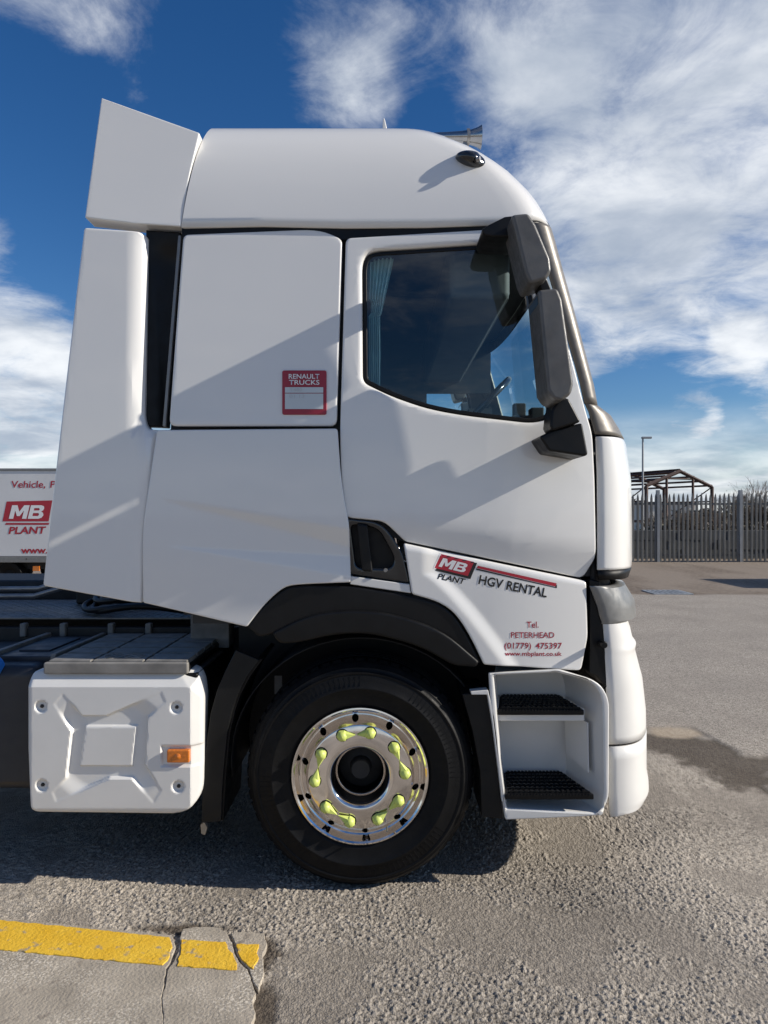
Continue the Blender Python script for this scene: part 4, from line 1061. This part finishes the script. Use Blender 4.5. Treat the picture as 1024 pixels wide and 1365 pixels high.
    for u in (31, 84, 148, 198):
        q = W(u, 835, 3.92); obj('rail_bracket', box(q.x-.016, q.x+.016, 3.91, 3.955, .985, 1.058), TREADP, truck, bevel=.006)
    obj('tread_plate', box(-2.75, -.98, 3.96, 4.80, 1.075, 1.083), DECK, truck)
    bm = bmesh.new()
    for i in range(44):
        for j in range(20):
            x = -2.72+i*.039; y = 3.985+j*.041; s = 1 if (i+j) % 2 else -1
            c = Vector((x, y, 1.083)); a = Vector((.012, .012*s, 0)); b = Vector((-.004*s, .004, 0))
            t = [c-a, c+b, c+a, c-b]; vb = [bm.verts.new(p) for p in t]; vt = bm.verts.new(c+Vector((0, 0, .004)))
            for k in range(4): bm.faces.new((vb[k], vb[(k+1) % 4], vt))
    st = obj('plate_pattern', bm, DECK, truck); st['kind'] = 'stuff'
    # air and electric lines in loops on the deck
    for k, (yc, r, zz, ph) in enumerate(((4.20, .40, 1.13, 0), (4.26, .36, 1.165, .5), (4.15, .33, 1.12, 1.1))):
        bm = bmesh.new(); pts = []
        for i in range(46):
            t = ph+i/45*math.pi*1.75; pts.append((-1.33+r*1.0*math.cos(t), yc+r*.55*math.sin(t)-.02, zz+.018*math.sin(3*t)+k*.004))
        pts.append((pts[-1][0]+.03, 4.30, 1.25)); pts.append((pts[-1][0]+.1, 4.42, 1.55))
        tube(bm, pts, .017, 8); obj('air_hose', bm, BLACK, truck, 60)
    bm = bmesh.new()
    for z, y in ((1.16, 4.45), (1.20, 4.5)):
        tube(bm, [(-3.0, y, z-.02), (-2.15, y-.02, z-.01), (-1.95, y, z+.05), (-1.4, y+.02, z+.06)], .016, 8)
    obj('pipe', bm, STEEL, truck, 50)
    bm = bmesh.new(); tube(bm, [(-1.72, 4.25, 1.12), (-1.64, 4.28, 1.18), (-1.60, 4.30, 1.25)], .03, 10); obj('coupling', bm, STEEL, truck, 50)
    obj('cab_mount', box(-1.0, -.80, 3.72, 3.86, .96, 1.14), TREADP, truck, bevel=.006)
    obj('tank', lathe([(.001, -.45), (.10, -.44), (.14, -.38), (.14, .38), (.10, .44), (.001, .45)], 28, (-2.9, 4.6, 1.05), 'y'), TREADP, truck, 40)
    obj('exhaust_box', box(-3.1, -1.35, 4.92, 5.55, .42, 1.20), IRON, truck, bevel=.04)
    obj('valve_block', box(-1.95, -1.72, 4.55, 4.75, 1.083, 1.20), IRON, truck, bevel=.015)
    # fifth wheel coupling
    obj('fifth_wheel', lathe([(.001, .05), (.43, .05), (.45, .03), (.45, 0), (.001, 0)], 48, (-3.6, YC, 1.16), 'z'), IRON, truck, 40)
    obj('axle', lathe([(.07, -.85), (.07, .85)], 20, (-.105, YC, .5), 'y'), IRON, truck, 40)
    obj('axle', lathe([(.10, -.85), (.10, .85)], 20, (-3.85, YC, .5), 'y'), IRON, truck, 40)
    obj('fuel_tank', box(-2.3, -.85, 4.95, 5.6, .40, .98), STEEL, truck, bevel=.06, bseg=3)
DKTANK = mat('dark_tank_plastic', (.022, .024, .030), .48, var=.2, vscale=8, rvar=.1)
battery_box()
for p in sideparts+[door]: mirror(p)

# ------------------------------------------------------------------ box trailer(s)
def box_trailer(x0, x1, D, label, written=True):
    body = mat('trailer_white', (.66, .66, .655), .45, var=.04, vscale=1.2)
    zb, zt = CH-(742-CY)/F*16, CH-(627-CY)/F*16
    t = empty('box_trailer', ((x0+x1)/2, D+1.15, 0), label, 'trailer', 'white box trailers parked in the yard')
    b = obj('body', box(x0, x1, D, D+2.3, zb, zt), body, t, bevel=.02)
    obj('top_rail', box(x0-.01, x1+.01, D-.02, D+2.32, zt-.01, zt+.045), SILVER, t, bevel=.008)
    obj('bottom_rail', box(x0-.01, x1+.01, D-.02, D+2.32, zb-.13, zb-.005), SILVER, t, bevel=.008)
    obj('chassis', box(x0+.2, x1-.2, D+.3, D+2.0, zb-.30, zb-.13), IRON, t)
    for xm in np.linspace(x0+.4, x1-.4, 10):
        obj('rivet', lathe([(.001, .006), (.014, .004), (.018, 0)], 8, (xm, D-.02, zb-.05)), IRON, t)
    xm = x0+(x1-x0)*.42
    for y in (D+.12, D+2.18):
        for dx in (-.42, .42):
            obj('wheel', lathe([(.001, .05), (.12, .05), (.14, .07), (.18, .08), (.2, .09), (.28, .10), (.30, .06), (.30, -.10)], 36, (xm+dx, y, .30)), RUBBER, t, 40)
    for xx in (W(49, 0, D).x, x0+.5): obj('side_reflector', box(xx-.07, xx+.07, D-.03, D+.0, zb-.27, zb-.21), AMBER, t)
    obj('drawbar', box(x1-.3, x1+1.0, D+1.05, D+1.25, zb-.3, zb-.2), IRON, t)
    if written:
        fn = lambda x, z: D
        text_line('lettering', 'Vehicle,', (14.5, 650), (60.5, 650), 9.2, RED, b, fn, .004, shear=.12, bold=.012)
        text_line('lettering', 'Plant', (67, 650), (98, 650), 9.2, RED, b, fn, .004, shear=.12, bold=.012)
        decal('emblem', [(9, 668.5), (70, 667), (65, 695), (3.5, 695)], RED, b, fn, .003)
        block_mb('lettering', (12, 691.5), (57, 691.5), 18, WVIN, b, fn, .006, .25)
        decal('emblem', [(8, 697), (66, 697), (65, 699.6), (7, 699.6)], RED, b, fn, .003)
        text_line('lettering', 'PLANT', (11.5, 711.5), (60, 711), 9.5, RED, b, fn, .004, shear=.22, bold=.03)
        text_line('lettering', 'www.mbplant.co.uk', (28, 737.5), (150, 737.5), 8.8, RED, b, fn, .004, bold=.03)
    return t
box_trailer(-11.5, -5.0, 16.0, 'white box trailer with red lettering standing behind the truck chassis')

box_trailer(13.4, 19.0, 15.4, 'plain white box trailer without lettering added out of view to cast a shadow', False)  # unseen trailer added for the shadow that falls in from the right

# ------------------------------------------------------------------ fence and what lies behind it
def fence():
    galv = mat('weathered_galvanised_steel', (.15, .149, .143), .55, metal=.4, var=.22, vscale=1.4)
    posts = mat('galvanised_post', (.30, .31, .32), .5, metal=.5, var=.12, vscale=3)
    D = 25.0; x0, x1 = 2.0, 21.5
    t = empty('fence', (11, D, 0), 'grey galvanised palisade fence with pointed pales at the yard edge', 'fence')
    bm = bmesh.new(); h = 2.36
    prof = [(-.044, 0), (-.027, -.022), (.027, -.022), (.044, 0)]
    lv = [.03, h-.16, h-.03]; sc = [1, 1, .55]; rings = []
    for z, s in zip(lv, sc): rings.append([bm.verts.new((x*s, y, z)) for x, y in prof])
    for A, B in zip(rings, rings[1:]):
        for i in range(3): bm.faces.new((A[i], A[i+1], B[i+1], B[i]))
    tip = bm.verts.new((0, -.02, h+.04))
    for i in range(3): bm.faces.new((rings[-1][i], rings[-1][i+1], tip))
    me = bpy.data.meshes.new('pale'); bm.to_mesh(me); bm.free(); me.materials.append(galv)
    x = x0; k = 0; rr = random.Random(3)
    while x < x1:
        o = bpy.data.objects.new('pale', me); COL.objects.link(o); o.parent = t; o.matrix_parent_inverse = Matrix.Translation(-t.location)
        o.location = (x+rr.uniform(-.008, .008), D-.03, rr.uniform(-.02, .02)); o.rotation_euler = (0, rr.uniform(-.006, .006), 0)
        x += .158; k += 1
    for z in (.25, 2.02): obj('rail', box(x0-.1, x1+.1, D-.025, D+.02, z-.03, z+.03), galv, t)
    for u in (756, 877, 987, 1110): 
        xp = (u-CX)/F*D; obj('post', box(xp-.045, xp+.045, D-.07, D+.08, 0, 2.50), posts, t)
fence()

def behind():
    # concrete block wall behind the fence
    bl = mat('concrete_block', (.085, .088, .088), .9, var=.2, vscale=2)
    t = empty('block_wall', (11, 27, 0), 'low wall of stacked grey concrete blocks behind the fence', 'wall')
    bm = box(-.44, .44, -.2, .2, 0, .345); me = bpy.data.meshes.new('block'); bmesh.ops.bevel(bm, geom=bm.edges[:], offset=.02, segments=1); bm.to_mesh(me); bm.free(); me.materials.append(bl)
    for r in range(3):
        for k in range(22):
            o = bpy.data.objects.new('block', me); COL.objects.link(o); o.parent = t; o.matrix_parent_inverse = Matrix.Translation(-t.location)
            o.location = (2.5+k*.9+(r % 2)*.45, 27+random.uniform(-.03, .03), .355*r)
    # bare steel portal frame of a shed
    rust = mat('rusty_steel', (.060, .034, .028), .75, var=.3, vscale=1.5)
    root = empty('steel_frame', (17.5, 52, 0), 'rusty red steel skeleton of a shed without cladding', 'shed frame')
    org = Vector((18.9, 46, 0)); ax = Vector((-.42, 1, 0)).normalized(); ac = Vector((1, .42, 0)).normalized()
    half, eave, ridge, nb, bay = 2.75, 3.45, 4.42, 5, 4.2
    def beam(name, a, b, w):
        bm = bmesh.new(); tube(bm, [a, b], w*.72, 4); obj(name, bm, rust, root)
    def P(s, d, z): return org+ac*s+ax*d+Vector((0, 0, z))
    for k in range(nb):
        d = k*bay
        for s in (-half, half): beam('column', P(s, d, 0), P(s, d, eave), .17); beam('rafter', P(s, d, eave), P(0, d, ridge), .17)
        beam('tie', P(-half*.5, d, (eave+ridge)/2), P(half*.5, d, (eave+ridge)/2), .07)
    for s in (-1, 1):
        for q in (0, .28, .56, .84, 1.0): beam('purlin', P(s*half*(1-q), 0, eave+(ridge-eave)*q+.1), P(s*half*(1-q), (nb-1)*bay, eave+(ridge-eave)*q+.1), .09)
        for z in (1.2, 2.5): beam('side_rail', P(s*half, 0, z), P(s*half, (nb-1)*bay, z), .07)
        beam('brace', P(s*half, 0, eave), P(s*half, bay, 1.2), .06)
    for s in (-half*.4, half*.4): beam('column', P(s, 0, 0), P(s, 0, ridge-.45), .12)
    # lamp post
    gal = mat('lamp_post_steel', (.30, .31, .32), .5, metal=.5)
    xl = (857-CX)/F*38; lp = empty('lamp_post', (xl, 38, 0), 'slim grey lamp post with flat lantern behind the fence', 'lamp post')
    bm = bmesh.new(); tube(bm, [(xl, 38, 0), (xl, 38, 1.2), (xl, 38, 1.25), (xl, 38, 5.72)], [.085, .085, .06, .045], 10); obj('pole', bm, gal, lp)
    obj('lantern', box(xl-.06, xl+.46, 37.9, 38.1, 5.66, 5.76), gal, lp, bevel=.02)
    # pale low building glimpsed between the pales
    cream = mat('cream_render', (.62, .60, .54), .8, var=.05)
    xa, xb = (866-CX)/F*75, (928-CX)/F*75
    bl2 = empty('low_building', ((xa+xb)/2, 77, 0), 'pale cream low building seen through the fence', 'building')
    obj('wall', box(xa, xb, 75, 80, 0, 2.75), cream, bl2); obj('roof', box(xa-.2, xb+.2, 74.8, 80.2, 2.75, 3.0), mat('roof_grey', (.2, .21, .22), .7), bl2)
    for k in range(3):
        x = xa+.9+k*1.5; w = obj('window', box(x, x+.9, 74.95, 75.02, 1.1, 2.1), mat('dark_window', (.03, .04, .05), .1), bl2)
    bark = mat('twig_bark', (.085, .062, .048), .9, var=.3, vscale=3)
    leaf = mat('dull_leaf', (.060, .054, .034), .8, var=.4, vscale=2)
    def shrub(x, y, h, w, seed, label):
        rr = random.Random(seed); t = empty('bare_shrub', (x, y, 0), label, 'shrub', 'shrubs behind the fence')
        bm = bmesh.new()
        def branch(p, d, l, r, n):
            q = p+d*l
            v = [bm.verts.new(p+Vector((r*math.cos(a), r*math.sin(a), 0))) for a in (0, 2.1, 4.2)]; e = [bm.verts.new(q+Vector((r*.6*math.cos(a), r*.6*math.sin(a), 0))) for a in (0, 2.1, 4.2)]
            for i in range(3): bm.faces.new((v[i], v[(i+1) % 3], e[(i+1) % 3], e[i]))
            if n:
                for _ in range(rr.choice((3, 3, 4))):
                    branch(p+d*l*rr.uniform(.45, 1), (d+Vector((rr.uniform(-.75, .75), rr.uniform(-.75, .75), rr.uniform(-.2, .55)))).normalized(), l*rr.uniform(.5, .78), r*.62, n-1)
        for k in range(10):
            branch(Vector((x+rr.uniform(-w, w)*.45, y+rr.uniform(-w, w)*.3, 0)), Vector((rr.uniform(-.5, .5), rr.uniform(-.4, .4), 1)).normalized(), h*.42, .035, 4)
        obj('stems', bm, bark, t)
        bm = bmesh.new()
        for k in range(1500):
            a, b, c = rr.gauss(0, w*.42), rr.gauss(0, w*.3), abs(rr.gauss(.42, .22))*h*.86; s = rr.uniform(.04, .09)
            c0 = Vector((x+a, y+b, c)); n1 = Vector((rr.uniform(-1, 1), rr.uniform(-1, 1), rr.uniform(-1, 1)))*s; n2 = Vector((rr.uniform(-1, 1), rr.uniform(-1, 1), rr.uniform(-1, 1)))*s
            bm.faces.new([bm.verts.new(p) for p in (c0-n1, c0-n2*.5, c0+n1, c0+n2*.5)])
        o = obj('foliage', bm, leaf, t); o['kind'] = 'stuff'
    spec = ((985, 33, 3.0, 1.7, 'tangled brown hedge shrub right behind the fence'), (1018, 34, 3.35, 1.9, 'tall tangled brown shrub at the hedge end'), (1062, 33, 2.9, 1.8, 'round bare shrub at the far hedge end'),
            (950, 30, 2.25, 1.3, 'low dark shrub between steel frame and hedge'), (915, 29.5, 2.0, 1.4, 'low leafy shrub in front of the steel frame'), (880, 31, 2.0, 1.3, 'small shrub close to the lamp post'))
    for i, (u, y, h, w, lb) in enumerate(spec): shrub((u-CX)/F*y, y, h, w, 11+i, lb)
    # far tree line
    bm = bmesh.new(); rr = random.Random(5)
    for k in range(9000):
        y = 190+rr.uniform(0, 20); x = rr.uniform(-160, 190); top = 3.3+1.6*math.sin(x*.11)+1.2*math.sin(x*.037+1)+rr.uniform(0, 1.2)
        c0 = Vector((x, y, abs(rr.uniform(0, 1))*max(1.5, top))); s = rr.uniform(.5, 1.1)
        n1 = Vector((rr.uniform(-1, 1), rr.uniform(-1, 1), rr.uniform(-1, 1)))*s; n2 = Vector((rr.uniform(-1, 1), rr.uniform(-1, 1), rr.uniform(-1, 1)))*s
        bm.faces.new([bm.verts.new(p) for p in (c0-n1, c0-n2, c0+n1, c0+n2)])
    o = obj('far_hedgerow', bm, leaf); tag(o, 'far dark hedgerow along the horizon', 'hedgerow', kind='stuff')
    # drain grating
    gx, gy = G(889, 790.5); g = empty('drain_grate', (gx, gy, 0), 'iron drain grating set in the yard surface', 'drain')
    ir = mat('wet_cast_iron', (.42, .44, .47), .3, metal=.5, var=.2, vscale=8)
    obj('pit', box(gx-.30, gx+.30, gy-.30, gy+.30, .002, .012), GAP, g)
    bm = bmesh.new()
    for k in range(6): bx(bm, gx-.30+k*.11, gx-.25+k*.11, gy-.30, gy+.30, .012, .03)
    obj('grate', bm, ir, g)
    bm = bmesh.new()
    for a in ((gx-.40, gx+.40, gy-.38, gy-.32), (gx-.40, gx+.40, gy+.32, gy+.38), (gx-.40, gx-.34, gy-.319, gy+.319), (gx+.34, gx+.40, gy-.319, gy+.319)): bx(bm, *a, .004, .028)
    obj('frame', bm, ir, g)
behind()
